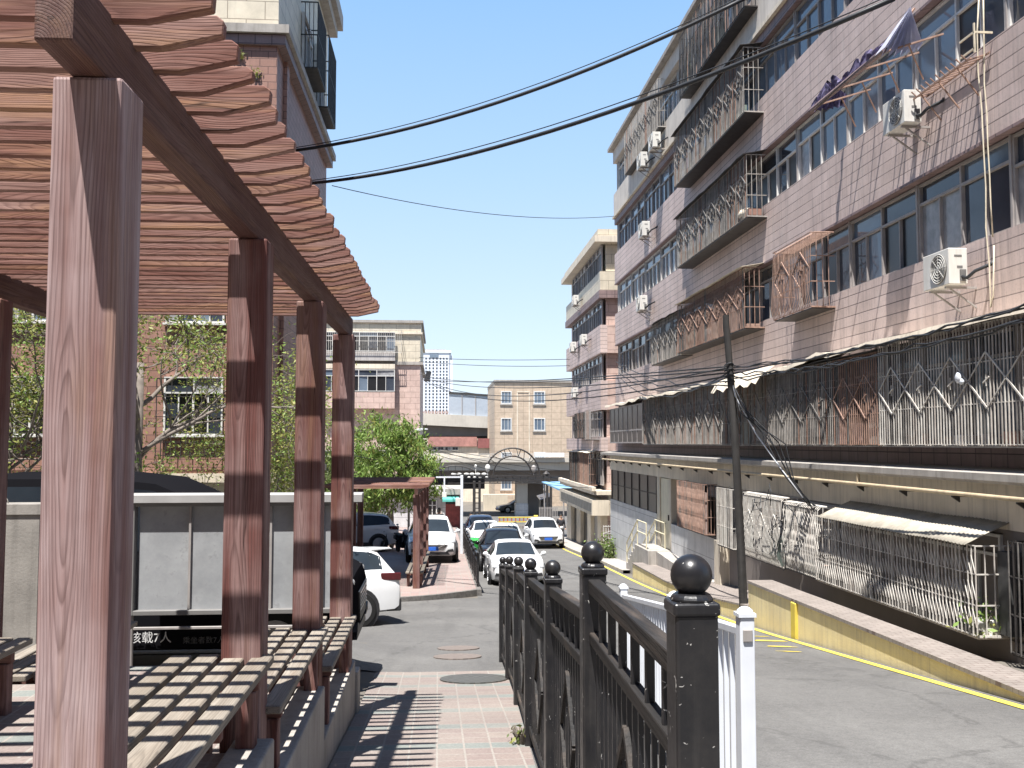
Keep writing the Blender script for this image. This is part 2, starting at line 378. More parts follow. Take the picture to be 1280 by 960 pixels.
MT['glassd'] = glass('open_dark_window', (.012, .012, .013), .3)
MT['curtain'] = M('curtain_behind_glass', (.27, .27, .275), .25, .25, 5, spec=.5)
MT['fan_dark'] = M('dark_louvre', (.06, .06, .06), .6, .2, 8)
MT['kerbst'] = M('shaded_kerb_stone', (.17, .16, .15), .85, .3, 12, bump=.4, fine=.4)  # speckled kerb; the shade on its face is put into the stone colour
MT['band'] = M('dusty_grey_band', (.60, .55, .49), .85, .12, 1.5, bump=.2, streak=.4, dirt=(.24, .21, .19))
MT['conc_d'] = M('weathered_concrete', (.29, .27, .245), .85, .2, 2.5, bump=.3, streak=.5, dirt=(.12, .11, .1), fine=.2)
MT['roofsheet'] = M('board_roof_sheet', (.36, .355, .35), .5, .1, 4)
MT['cloth_g'] = M('faded_green_cloth', (.16, .2, .17), .9, .3, 5)
MT['olddark'] = M('grimy_iron_ornament', (.15, .14, .13), .6, .4, 6, streak=.4, dirt=(.3, .28, .26))
MT['dusty'] = M('dusty_old_sheeting', (.17, .155, .14), .85, .35, 3, streak=.6, dirt=(.10, .085, .075), fine=.3)
MT['acw'] = M('air_conditioner_white', (.68, .665, .62), .5, .06, 4, streak=.3, dirt=(.34, .29, .24))
MT['acdark'] = M('air_conditioner_grille', (.17, .165, .16), .6, .1, 5)
MT['rubber'] = M('black_rubber', (.018, .018, .018), .7, .2, 4, spec=.2)
MT['cable'] = M('black_cable', (.03, .032, .036), .5, .2, 4)
MT['rope'] = M('pale_rope', (.62, .55, .42), .9, .15, 8)
MT['asph'] = None
def asphalt():
    n = N('dusty_asphalt')
    f = n.noise(.35, 5, .6); g = n.noise(70, 3, .7); k = n.noise(1, 4, .6, n.map((2.2, .16, 1)))
    col = n.ramp(f, [(.3, (.115, .112, .109)), (.7, (.172, .168, .161))])
    col = n.mix(.55, col, n.ramp(g, [(.3, (.4, .4, .4)), (.7, (1.4, 1.4, 1.4))]), 'MULTIPLY')
    col = n.mix(n.ramp(k, [(.5, 0.), (.78, .5)]), col, (.075, .074, .073))
    vo = n.n('TexVoronoi', feature='DISTANCE_TO_EDGE'); n.l(n.map((.33, .22, 1)), vo.inputs['Vector']); vo.inputs['Scale'].default_value = 1
    wob = n.math('ADD', vo.outputs['Distance'], n.math('MULTIPLY', n.math('SUBTRACT', n.noise(3, 4), .5), .12))
    col = n.mix(n.math('MULTIPLY', n.ramp(n.math('ABSOLUTE', wob), [(.0, 1.), (.012, 0.)]), .5), col, (.07, .068, .066))
    col = n.mix(n.math('MULTIPLY', n.ramp(n.noise(1, 5, .7, n.map((.5, .35, 1), (3, 1, 0))), [(.55, 0.), (.62, 1.)]), .28), col, (.09, .088, .086))
    col = n.mix(.4, col, n.ramp(n.noise(14, 4, .75), [(.3, (.6, .6, .6)), (.7, (1.3, 1.3, 1.3))]), 'MULTIPLY')
    n.color(col); n.setp(.85, 0, .3); n.bump(g, .35, .01)
    return n.mat
MT['asph'] = asphalt()
def paver(name, a, b, green, tile_=.22, every=4, mort=.009):
    n = N(name)
    br = n.n('TexBrick', offset=.0); n.l(n.obj, br.inputs['Vector'])
    br.inputs['Color1'].default_value = (*a, 1); br.inputs['Color2'].default_value = (*b, 1); br.inputs['Mortar'].default_value = (.29, .265, .24, 1)
    br.inputs['Scale'].default_value = 1; br.inputs['Brick Width'].default_value = tile_; br.inputs['Row Height'].default_value = tile_; br.inputs['Mortar Size'].default_value = mort
    bg_ = n.n('TexBrick', offset=.0); n.l(n.obj, bg_.inputs['Vector'])
    bg_.inputs['Color1'].default_value = (*green, 1); bg_.inputs['Color2'].default_value = (*(x * 1.15 for x in green), 1); bg_.inputs['Mortar'].default_value = (.29, .265, .24, 1)
    bg_.inputs['Scale'].default_value = 1; bg_.inputs['Brick Width'].default_value = tile_; bg_.inputs['Row Height'].default_value = tile_; bg_.inputs['Mortar Size'].default_value = mort
    sx = n.n('SeparateXYZ'); n.l(n.obj, sx.inputs[0])
    row = n.math('LESS_THAN', n.math('FRACT', n.math('DIVIDE', n.math('ADD', sx.outputs[1], 88.0), tile_ * every)), 1.0 / every)
    col = n.mix(row, br.outputs['Color'], bg_.outputs['Color'])
    col = n.mix(n.ramp(n.noise(1.3, 5, .65), [(.42, 0.), (.75, .6)]), col, (.31, .285, .25))
    col = n.mix(n.math('MULTIPLY', n.ramp(n.noise(.6, 4, .6, n.map((1, 1, 1), (3, 8, 0))), [(.45, 0.), (.7, 1.)]), .5), col, (.20, .175, .16))
    col = n.mix(.5, col, n.ramp(n.noise(45, 3, .7), [(.3, (.6, .6, .6)), (.7, (1.2, 1.2, 1.2))]), 'MULTIPLY')
    n.color(col); n.setp(.85, 0, .25)
    n.bump(n.math('ADD', n.math('MULTIPLY', br.outputs['Fac'], -1.), n.math('MULTIPLY', n.noise(30, 3), .4)), .5, .006)
    return n.mat
MT['paver'] = paver('pink_green_pavers', (.225, .178, .165), (.255, .213, .19), (.17, .19, .18))
MT['plaza'] = paver('plaza_pavers', (.30, .215, .20), (.33, .245, .225), (.28, .22, .21), .25, 5)
MT['earth'] = M('dusty_ground', (.15, .135, .115), .9, .2, .6, fine=.2)
# ================================================================ THE SETTING
XS = [-400, -120, -60, -30, -18, -12, -9, -7, -5.5, -4.5, -3.5, -3, -2.5, -2, -1.5, -1, -.5, 0, .5, 1, 1.5, 2, 3, 4, 5, 6, 7, 8, 9, 12, 20, 40, 120, 400]
YS = [-60, -20, -8, -4] + [x * 1.0 for x in range(-2, 34)] + [36, 38, 40, 44, 48, 52, 58, 66, 75, 85, 100, 130, 200, 400, 900, 2500]
g = MB(); g.grid([[V(x, y, G2(x, y) - .012) for x in XS] for y in YS]); struct(g, 'ground', MT['earth'], smooth=True)
def road_right(y): return lerp_tab([(0, 5.6), (10, 5.98), (18, 6.25), (29.5, 6.7), (40, 7.05), (52, 7.1), (64, 7.3), (72, 14), (120, 14)], y)
def yl(a, b, st=.8):
    n_ = max(1, round((b - a) / st)); return [a + (b - a) * i / n_ for i in range(n_ + 1)]
def strip(mb, xl, xr, a, b, dz, nx=1, st=.8, hf=None, mi=0):
    rows = []
    for y in yl(a, b, st):
        l_, r_ = (xl(y) if callable(xl) else xl), (xr(y) if callable(xr) else xr)
        rows.append([V(l_ + (r_ - l_) * k / nx, y, (hf(l_ + (r_ - l_) * k / nx, y) if hf else G2(l_ + (r_ - l_) * k / nx, y)) + dz) for k in range(nx + 1)])
    mb.grid(rows, mi)
rd = MB()
rl_ = lambda y: lerp_tab([(-10, .5), (2.2, .55), (13, .93), (26.9, 1.1), (28, 1.15), (62, 1.15)], y)
strip(rd, rl_, road_right, -6, 62, 0, 30, .4)
strip(rd, -16, rl_, 12.86, 26.9, 0, 34, .4)
strip(rd, -18, road_right, 62, 120, 0, 30, 1)
struct(rd, 'road', MT['asph'], smooth=True)
pv = MB(); strip(pv, -.80, lambda y: lerp_tab([(-10, .5), (2.2, .55), (13, .93)], y), -5, 12.85, .012, 4, .5)
struct(pv, 'pavement', MT['paver'])
# road markings: worn yellow edge line
yln = MB(); strip(yln, lambda y: road_right(y) - .22, lambda y: road_right(y) - .10, 6, 60, .008, 1, .8)
for (a, b, c, d) in [(-.85, -.26, 16.2, 16.5), (-.95, -.4, 15.3, 15.5), (-.6, -.3, 17.0, 17.1), (-.95, -.55, 14.6, 14.7), (-.45, -.25, 18, 18.4)]:
    x0, x1 = road_right(c) + a, road_right(c) + b; ps_ = []
    for k in range(14):
        t_ = k / 14 * math.tau; rr = random.uniform(.6, 1.1); px_ = (x0 + x1) / 2 + (x1 - x0) / 2 * rr * math.cos(t_); py_ = (c + d) / 2 + (d - c) * .5 * rr * math.sin(t_) - .5 * (px_ - x0)
        ps_.append(V(px_, py_, G(py_) + .008))
    yln._add(ps_, [tuple(range(14))])
struct(yln, 'road_marking', MT['ypaint2'])
# manholes, set in the road and pavement
def manhole(c, r, label, m):
    mb = MB(); z = G2(c[0], c[1]) + (.016 if c[1] < 12.8 else .004)
    tilt = (G(c[1] + .5) - G(c[1] - .5))
    ring = lambda rr, dz: [V(c[0] + rr * math.cos(k / 28 * math.tau), c[1] + rr * math.sin(k / 28 * math.tau), z + dz + tilt * rr * math.sin(k / 28 * math.tau)) for k in range(28)]
    mb._add(ring(r, .012), [tuple(range(28))])
    a = ring(r, .012); b = ring(r, -.03)
    mb._add(a + b, [(k, (k + 1) % 28, 28 + (k + 1) % 28, 28 + k) for k in range(28)])
    return solo(mb, 'manhole_cover', m, label, 'manhole cover', (c[0], c[1], z))
nm = N('checkered_iron'); ck = nm.n('TexChecker'); nm.l(nm.obj, ck.inputs[0]); ck.inputs[3].default_value = 16
nm.color(nm.mix(nm.noise(5), nm.mix(ck.outputs[1], (.05, .05, .047), (.15, .145, .135)), (.10, .10, .09))); nm.setp(.6, .3, .4); nm.bump(ck.outputs[1], .5, .01)
nm2 = N('rusty_checkered_iron'); ck = nm2.n('TexChecker'); nm2.l(nm2.obj, ck.inputs[0]); ck.inputs[3].default_value = 14
nm2.color(nm2.mix(nm2.noise(5), nm2.mix(ck.outputs[1], (.12, .10, .09), (.26, .215, .19)), (.19, .16, .14))); nm2.setp(.7, .2, .4)
p = atZ(592, 841, G(12.1)); manhole((.45, 12.05), .42, 'dark grey round manhole cover in the brick pavement by the iron fence', nm.mat)
manhole((.30, 14.6), .36, 'rusty round manhole cover in the asphalt just past the pavement end', nm2.mat)
manhole((.34, 15.8), .34, 'rusty round manhole cover in the asphalt, farther from the pavement', nm2.mat)
# far brick plaza with its rounded kerb corner
def plaza_front(x): return 26.1 + .42 * max(0, x + 1.2) ** 1.6 if x > -1.2 else 26.1 - .02 * (-1.2 - x)
pxs = [-26, -20, -15, -11, -8, -6, -5, -4, -3, -2.4, -1.8, -1.2, -.8, -.4, 0, .4, .75, 1.0, 1.12]
pz = MB()
rows = []
for k in range(37):
    rows.append([V(x, plaza_front(x) + (62 - plaza_front(x)) * (k / 36) ** 1.2, 0) for x in pxs])
for r_ in rows:
    for q in r_: q.z = P(q.y)
pz.grid(rows)
struct(pz, 'plaza_pavement', MT['plaza'])
kb = MB()
for (a, b) in zip(pxs, pxs[1:]):
    ya, yb = plaza_front(a), plaza_front(b)
    kb._add([(a, ya - .12, P(ya) + .006), (b, yb - .12, P(yb) + .006), (b, yb + .02, P(yb) + .006), (a, ya + .02, P(ya) + .006), (a, ya - .12, G(ya) - .4), (b, yb - .12, G(yb) - .4)], [(0, 1, 2, 3), (4, 5, 1, 0)])
for y in yl(plaza_front(1.12), 62, 1):
    y2 = min(62, y + 1)
    kb._add([(1.10, y, P(y) + .006), (1.24, y, P(y) + .006), (1.24, y2, P(y2) + .006), (1.10, y2, P(y2) + .006), (1.24, y, G(y) - .3), (1.24, y2, G(y2) - .3)], [(0, 1, 2, 3), (1, 4, 5, 2)])
ya_ = plaza_front(1.12); kb._add([(1.02, ya_ - .125, P(ya_) + .007), (1.245, ya_ - .125, P(ya_) + .007), (1.245, ya_ + .06, P(ya_) + .007), (1.02, ya_ + .06, P(ya_) + .007), (1.02, ya_ - .125, G(ya_) - .4), (1.245, ya_ - .125, G(ya_) - .4), (1.245, ya_ + .06, G(ya_) - .4)], [(0, 1, 2, 3), (4, 5, 1, 0), (5, 6, 2, 1)])
struct(kb, 'plaza_kerb', MT['kerbst'], normals=False)
# pavement along the far right shops
rp = MB()
for y in yl(36, 64, 1)[:-1]:
    y2 = y + 1; a, b = road_right(y) + .02, road_right(y2) + .02
    rp._add([(a, y, G(y) + .12), (a, y2, G(y2) + .12), (9.2, y2, G(y2) + .12), (9.2, y, G(y) + .12), (a, y, G(y) - .2), (a, y2, G(y2) - .2)], [(0, 1, 2, 3), (0, 4, 5, 1)])
struct(rp, 'right_pavement', MT['conc'], normals=False)

# ================================================================ PERGOLAS
def pergola(name, label, n_bay, slats, y_first, floors, W=2.33, beam_h=0.0, group=None, step_floor=0, slat_range=None, left_floors=None, pale_front=False):
    """local frame: origin under the camera-side post of the right-hand row, x across, y along; beam underside at z = beam_h"""
    t = thing(name, label, 'pergola', (0, 0, 0))
    d = 2.2
    for side, xc in ((0, -.10), (1, -.10 - W)):
        for k in range(n_bay + 1):
            fz = floors[max(0, k - 1)] - .06
            c_ = V(xc, k * d + .1, beam_h - 1.3)
            o = MB().box(xc - .1, xc + .1, k * d - .0, k * d + .2, min(fz, floors[min(k, n_bay - 1)]) - .05, beam_h).build('post', MT['wood_pale'] if pale_front and side == 0 and k == 0 else MT['wood_z'], t, bevel=.012, seg=2, off=c_); o.location = c_
            if pale_front and side == 0 and k == 0: o['label'] = 'sun bleached pinkish front post'
        c_ = V(xc, n_bay * d / 2, beam_h + .1)
        o = MB().box(xc - .052, xc + .052, -.24, n_bay * d + .42, beam_h + .002, beam_h + .202).build('beam', MT['wood_y'], t, bevel=.008, seg=2, off=c_); o.location = c_
    zt = beam_h + .185
    for i in range(slats):
        y = y_first + i * .2005 + random.uniform(-.008, .008)
        xr = .245 + random.uniform(-.02, .02); xl = -W - .45 + random.uniform(-.02, .02); h = random.uniform(.1, .114)
        zz = zt + random.uniform(-.002, .002)
        poly = [(xl, zz + .055), (xl + .22, zz), (xr - .20 + random.uniform(-.03, .03), zz), (xr, zz + .04 + random.uniform(0, .015)), (xr + .004, zz + h - .018), (xr - .02, zz + h), (xl + .02, zz + h), (xl, zz + h - .02)]
        mb = MB(); mb.prism(poly, y - .0215, y + .0215, 'y')
        # small random twist so the ends do not line up perfectly
        tw = random.uniform(-.0025, .0025)
        for q in mb.v: q.z += tw * (q.x + 1); q.y += random.uniform(-.0015, .0015) * (q.x + 1)
        c_ = V(-1.2, y, zt + .06); o = mb.build('slat', MT['wood_x'], t, bevel=.004, seg=1, off=c_); o.location = c_
    return t
px0 = atY(142, 540, 2.8)
perg = pergola('pergola', 'red brown timber pergola with slatted roof beside the brick footpath', 3, 34, .05, [-1.54 - 1.06, -1.82 - 1.06, -2.2 - 1.06], pale_front=True)
perg.location = (px0.x, 2.8, 1.06); perg.rotation_euler = (0, 0, -R(.75))
# slatted benches, stepping down with the ground: seat planks are parts
def bench(label, loc, length, floor, rz=0, group='slatted benches under the pergola', wid=.52):
    t = thing('slatted_bench', label, 'bench', loc, rz, group)
    n_ = 4; pw = .105
    for i in range(n_):
        x = -wid + pw / 2 + i * (wid - pw) / (n_ - 1)
        j = random.uniform(-.03, .03)
        mb = MB(); mb.box(x - pw / 2, x + pw / 2, 0 + j, length + random.uniform(-.03, .03), -.045, 0)
        c_ = V(x, length / 2, 0); o = mb.build('seat_plank', MT['bench_y'], t, bevel=.006, off=c_); o.location = c_
    for y in (.25, length * .5, length - .25):
        MB().box(-wid + .02, -.03, y - .03, y + .03, -.12, -.047).build('crossbar', MT['bench_x'], t, bevel=.005)
    for y in (.25, length - .25):
        for x in (-wid + .07, -.09):
            MB().box(x - .045, x + .045, y - .045, y + .045, floor - loc[2] - .02, -.122).build('leg', MT['wood_z'], t, bevel=.006)
    return t
BZ = [(-1.08, -1.54, 2.95, 5.10), (-1.36, -1.82, 5.14, 7.30), (-1.66, -2.2, 7.34, 9.5)]
BL = ['highest pergola bench, between the big near post and the second post', 'middle pergola bench, a step lower, between second and third posts', 'lowest pergola bench, beside the farthest post of the footpath row']
for (sz, fz, a, b), lb in zip(BZ, BL): bench(lb, (-.81 + .012 * (a - 5), a, sz), b - a, fz)
bench('tan slatted bench behind the big post, in front of the concrete pillar', (-2.83, 5.08, -1.36), 2.0, -1.82)
bench('tan slatted bench at the far end of the left post row', (-2.80, 7.25, -1.66), 2.1, -2.2)
# stepped terrace floor and its low concrete retaining wall
tf = MB()
for (a, b, z) in [(-4, 4.98, -1.54), (4.98, 7.15, -1.82), (7.15, 9.9, -2.2)]:
    tf.box(-6.2, -1.01, a, b, -4, z)
struct(tf, 'terrace_paving', MT['paver'])
lw = MB()
for (a, b, z) in [(-4, 4.98, -1.47), (4.98, 7.15, -1.75), (7.15, 9.75, -2.14)]: lw.box(-1.008, -.81, a, b, -4, z)
lw.box(-1.02, -.78, 9.75, 10.0, -4, -2.26)
solo(lw, 'retaining_wall', MT['conc'], 'low stepped concrete retaining wall under the pergola benches along the footpath', 'wall', (-.9, 5, -2), bevel=.012, seg=2)

# second pergola, farther down on the plaza
perg2 = pergola('pergola', 'smaller looking pergola standing on the plaza behind the white hatchback', 3, 33, -.15, [-2.72, -2.8, -2.88], 2.33)
perg2.location = (-.52, 28.0, -1.49); perg2.rotation_euler = (0, 0, -R(1.6))
t = bench('far bench under the plaza pergola, catching striped shadow', (-.42, 28.4, P(29) + .45), 5.6, P(31), -R(1.6), 'slatted benches under the pergola')

# ================================================================ BLACK IRON FENCE
fz_ = [(-.32, .615, 2.32), (-.477, .672, 4.18), (-.787, .724, 6.09), (-1.0, .767, 8.0), (-1.23, .84, 10.08), (-1.45, .886, 12.0), (-1.68, .93, 13.9)]
fence = thing('iron_fence', 'black iron fence with ball topped posts beside the footpath', 'fence', (.7, 8, G(8)), world=True)
for i, (zb, x, y) in enumerate(fz_):
    po = MB().box(x - .052, x + .052, y - .052, y + .052, G(y) - .1, zb - .085).build('post', MT['blackm'], fence, bevel=.008, seg=2)
    c = MB(); c.box(x - .057, x + .057, y - .057, y + .057, zb - .092, zb - .06); c.lathe((x, y, zb - .058), [(.054, -.004), (.048, .012), (.03, .02)], 20)
    c.build('cap', MT['blackm'], po, bevel=.012, seg=3)
    b = MB(); b.ball((x, y, zb), .0505, 28); b.build('ball', MT['blackm'], po, smooth=True)
rails = [(.53, .585), (.73, .90), (.955, 1.11), (1.17, 1.345), (1.39, 1.565), (1.605, 1.80)]
for i, (h0, h1) in enumerate(rails):
    _, x0, y0 = fz_[i]; _, x1, y1 = fz_[i + 1]
    pt = lambda s_, dz: V(x0 + (x1 - x0) * s_, y0 + (y1 - y0) * s_, -(h0 + (h1 - h0) * s_) + dz)
    e0, e1 = .052 / 1.9, 1 - .052 / 1.9
    for dz, hh in ((-.03, .06), (-.25, .05), (-1.22, .05)):
        MB().bar(pt(e0, dz), pt(e1, dz), .055 if dz > -.1 else .045, hh).build('rail', MT['blackwood'], fence, bevel=.006, seg=2)
    inf = MB()
    for k in range(1, 16):
        s_ = e0 + (e1 - e0) * k / 16; inf.bar(pt(s_, -.27), pt(s_, -1.2), .016)
    inf.build('bars', MT['blackm'], fence)
    for k in range(1, 7):
        s_ = e0 + (e1 - e0) * k / 7
        MB().bar(pt(s_, -.055), pt(s_, -.23), .03, .018).build('short_bar', MT['blackm'], fence, bevel=.004)
    dm = MB(); m_ = [pt(.5, -.40), pt(.66, -.72), pt(.5, -1.05), pt(.34, -.72)]
    for k in range(4):
        o_ = V(-.012, 0, 0); dm.bar(m_[k] + o_, m_[(k + 1) % 4] + o_, .02, .03)
    dm.build('diamond', MT['blackwood'], fence)

# white guard rail on the road side
wr = thing('guard_rail', 'white metal guard rail with domed posts on the road side of the fence', 'guard rail', (1.7, 7, G(7)), world=True)
wp = [(1.545, 4.8, -.83), (1.665, 6.75, -1.05), (1.93, 10.0, -1.47)]
for (x, y, zt) in wp:
    po = MB().box(x - .038, x + .038, y - .038, y + .038, G(y) - .05, zt - .04).build('post', MT['whitem'], wr, bevel=.006, seg=2)
    c = MB(); c.box(x - .045, x + .045, y - .045, y + .045, zt - .04, zt - .022); c.lathe((x, y, zt - .022), [(.042, 0), (.038, .014), (.022, .026), (.006, .031)], 18); c.build('cap', MT['whitem'], po, smooth=40)
for (a, b) in zip(wp, wp[1:]):
    f_ = lambda s_, dz: V(a[0] + (b[0] - a[0]) * s_, a[1] + (b[1] - a[1]) * s_, a[2] + (b[2] - a[2]) * s_ + dz)
    L = b[1] - a[1]; e = .038 / L
    for dz in (-.12, -1.12): MB().bar(f_(e, dz), f_(1 - e, dz), .05, .04).build('rail', MT['whitem'], wr, bevel=.004)
    inf = MB(); n_ = int(L / .135)
    for k in range(1, n_): inf.bar(f_(k / n_, -.14), f_(k / n_, -1.1), .026, .014)
    inf.build('balusters', MT['whitem'], wr)
x, y, zt = wp[0]
rb = MB(); rb.box(x - .024, x + .024, y - .048, y - .038, zt - .16, zt - .1); rb.build('reflector', MT['alu'], wr, bevel=.003)

# ================================================================ NOTICE BOARD, PILLAR
nb = thing('notice_board', 'metal framed notice board with empty grey panels behind the pergola posts', 'notice board', (-2.5, 10.9, -2.2), world=True)
A = atY(157, 618, 10.75); B = atY(452, 630, 10.75); xL, xR = A.x, B.x; zt = A.z; zb_ = atY(300, 767, 10.9).z
MB().prism([(10.82, zt - .10), (10.82, zt - .012), (10.85, zt), (11.05, zt + .0), (11.05, zt - .05), (10.84, zt - .10)], xL, xR, 'x').build('roof', MT['roofsheet'], nb, bevel=.004)
fr = MB()
xa = atY(163, 700, 10.9).x; xb = atY(440, 700, 10.9).x
fr.box(xa, xa + .05, 10.85, 10.97, zb_, zt - .03); fr.box(xb - .05, xb, 10.85, 10.97, zb_, zt - .03)
fr.box(xa + .05, xb - .05, 10.85, 10.97, zb_, zb_ + .05); fr.box(xa + .05, xb - .05, 10.85, 10.97, zt - .14, zt - .09)
for pxm in (304, 372): xm = atY(pxm, 700, 10.9).x; fr.box(xm - .03, xm + .03, 10.855, 10.97, zb_ + .05, zt - .14)
fr.build('frame', MT['acdark'], nb, bevel=.004)
npan = N('scuffed_grey_panel'); f1 = npan.noise(2.2, 6, .7); f2 = npan.noise(9, 5, .7)
npan.color(npan.mix(npan.ramp(f2, [(.58, 0.), (.66, .4)]), npan.ramp(f1, [(.3, (.25, .26, .27)), (.7, (.38, .39, .40))]), (.19, .19, .19))); npan.setp(.35, .0, .5)
xs_ = [xa + .05] + [atY(q, 700, 10.9).x for q in (304, 372)] + [xb - .05]
for q in range(3):
    m_ = (xs_[q] + xs_[q + 1]) / 2
    MB().box(xs_[q] + .03, xs_[q + 1] - .03, 10.935, 10.95, zb_ + .05, zt - .14).build('panel', npan.mat, nb)
    MB().box(m_ - .012, m_ + .012, 10.9, 10.934, zb_ + .052, zt - .142).build('panel_divider', MT['alu'], nb)
MB().box(xa + .05, xb - .05, 10.88, 10.92, zb_ - .16, zb_ - .13).build('crossbar', MT['alu'], nb, bevel=.004)
for x in (xa + .02, xb - .02):
    lg = MB(); lg.tube([(x, 10.91, -2.75), (x, 10.91, zb_)], .028, 12)
    lo = lg.build('leg', MT['alu'], nb, smooth=40)
    b = MB(); b.lathe((x, 10.91, -2.68), [(.10, 0), (.085, .05), (.05, .09), (.03, .11)], 16); b.build('foot', MT['conc'], lo, smooth=40)
pc = MB(); pc.box(-5.4, -4.45, 11.2, 11.6, -3.0, -.80); pc.box(-5.42, -4.43, 11.18, 11.62, -.80, -.68)
pc.tube([(-4.95 + .09 * math.cos(a), 11.35, -.68 + .09 * math.sin(a)) for a in [math.pi * k / 8 for k in range(9)]], .008, 5)
solo(pc, 'concrete_pillar', MT['conc_d'], 'squat pale concrete pillar with wire loop behind the big pergola post', 'pillar', (-4.55, 11.4, -2.2), bevel=.015, seg=2)
# ================================================================ VEHICLES
def paint(name, c, metal=0.0):
    n = N(name); d = n.noise(3, 4)
    n.color(n.mix(n.ramp(d, [(.4, 0.), (.8, .12 if max(c) > .1 else .008)]), c, (.33, .3, .27))); n.setp(.32 if max(c) > .1 else .1, metal, .5 if max(c) > .1 else .14, .7 if max(c) > .1 else .10); return n.mat
MT['car_white'] = paint('car_paint_white', (.74, .75, .76))
MT['car_silver'] = paint('car_paint_silver', (.62, .63, .63), .15)
MT['car_black'] = paint('car_paint_black', (.012, .012, .014))
MT['car_blue'] = paint('car_paint_dark_blue', (.035, .05, .085), .2)
MT['car_grey'] = paint('car_paint_grey', (.17, .175, .18), .3)
n_ = N('van_paint_black'); n_.color((.010, .010, .012)); n_.setp(.16, 0, .0); MT['van_black'] = n_.mat
MT['carglass'] = glass('car_window_glass', (.012, .015, .02), .05, (.03, .04, .05), .3)
MT['chrome'] = M('chrome_trim', (.6, .6, .6), .2, .05, 3, metal=.9)
MT['plastic'] = M('black_plastic', (.025, .025, .027), .5, .2, 6)
MT['lamp'] = M('headlamp_glass', (.55, .57, .6), .12, .15, 14, metal=.3, spec=.7)
MT['tail'] = M('tail_lamp_red', (.085, .010, .012), .15, .2, 10, spec=.6)
MT['rim'] = M('alloy_rim', (.42, .42, .43), .3, .1, 5, metal=.7)
MT['plate_b'] = M('blue_number_plate', (.03, .13, .55), .4, .1, 20)
KINDS = {
 # y, z bottom, z belt/hood, half width factor, roof z (0 = none), roof half width factor
 'sedan': (4.62, 1.80, .33, [(0, .38, .58, .72, 0, 0), (.05, .26, .70, .86, 0, 0), (.3, .2, .77, .96, 0, 0), (.75, .2, .86, .99, 0, 0), (1.28, .2, .95, 1, .955, .80), (2.02, .2, .96, 1, 1.38, .68), (2.5, .2, .97, 1, 1.46, .67), (3.1, .2, .98, 1, 1.44, .66), (3.55, .2, 1.0, 1, 1.34, .66), (4.12, .22, 1.04, .98, 1.045, .76), (4.45, .24, 1.03, .94, 0, 0), (4.58, .36, .98, .88, 0, 0), (4.62, .45, .8, .8, 0, 0)]),
 'suv': (4.5, 1.85, .36, [(0, .44, .70, .74, 0, 0), (.05, .32, .82, .87, 0, 0), (.3, .26, .92, .96, 0, 0), (.7, .26, 1.0, .99, 0, 0), (1.12, .26, 1.06, 1, 1.065, .80), (1.82, .26, 1.08, 1, 1.56, .70), (2.4, .26, 1.09, 1, 1.655, .69), (3.2, .26, 1.12, 1, 1.66, .68), (3.85, .26, 1.16, 1, 1.60, .67), (4.05, .28, 1.17, .985, 1.53, .67), (4.36, .3, 1.10, .96, 1.12, .78), (4.46, .36, 1.0, .93, 0, 0), (4.5, .48, .8, .86, 0, 0)]),
 'van': (5.0, 1.95, .36, [(0, .42, .86, .78, 0, 0), (.05, .3, 1.02, .9, 0, 0), (.3, .24, 1.14, .97, 0, 0), (.75, .24, 1.26, 1, 0, 0), (1.05, .24, 1.32, 1, 1.33, .86), (1.85, .24, 1.36, 1, 1.98, .76), (2.35, .24, 1.36, 1, 2.2, .78), (2.9, .24, 1.36, 1, 2.26, .78), (4.2, .24, 1.36, 1, 2.26, .78), (4.75, .26, 1.36, .98, 2.18, .77), (4.92, .28, 1.3, .97, 1.35, .86), (5.0, .4, 1.0, .93, 0, 0)]),
}
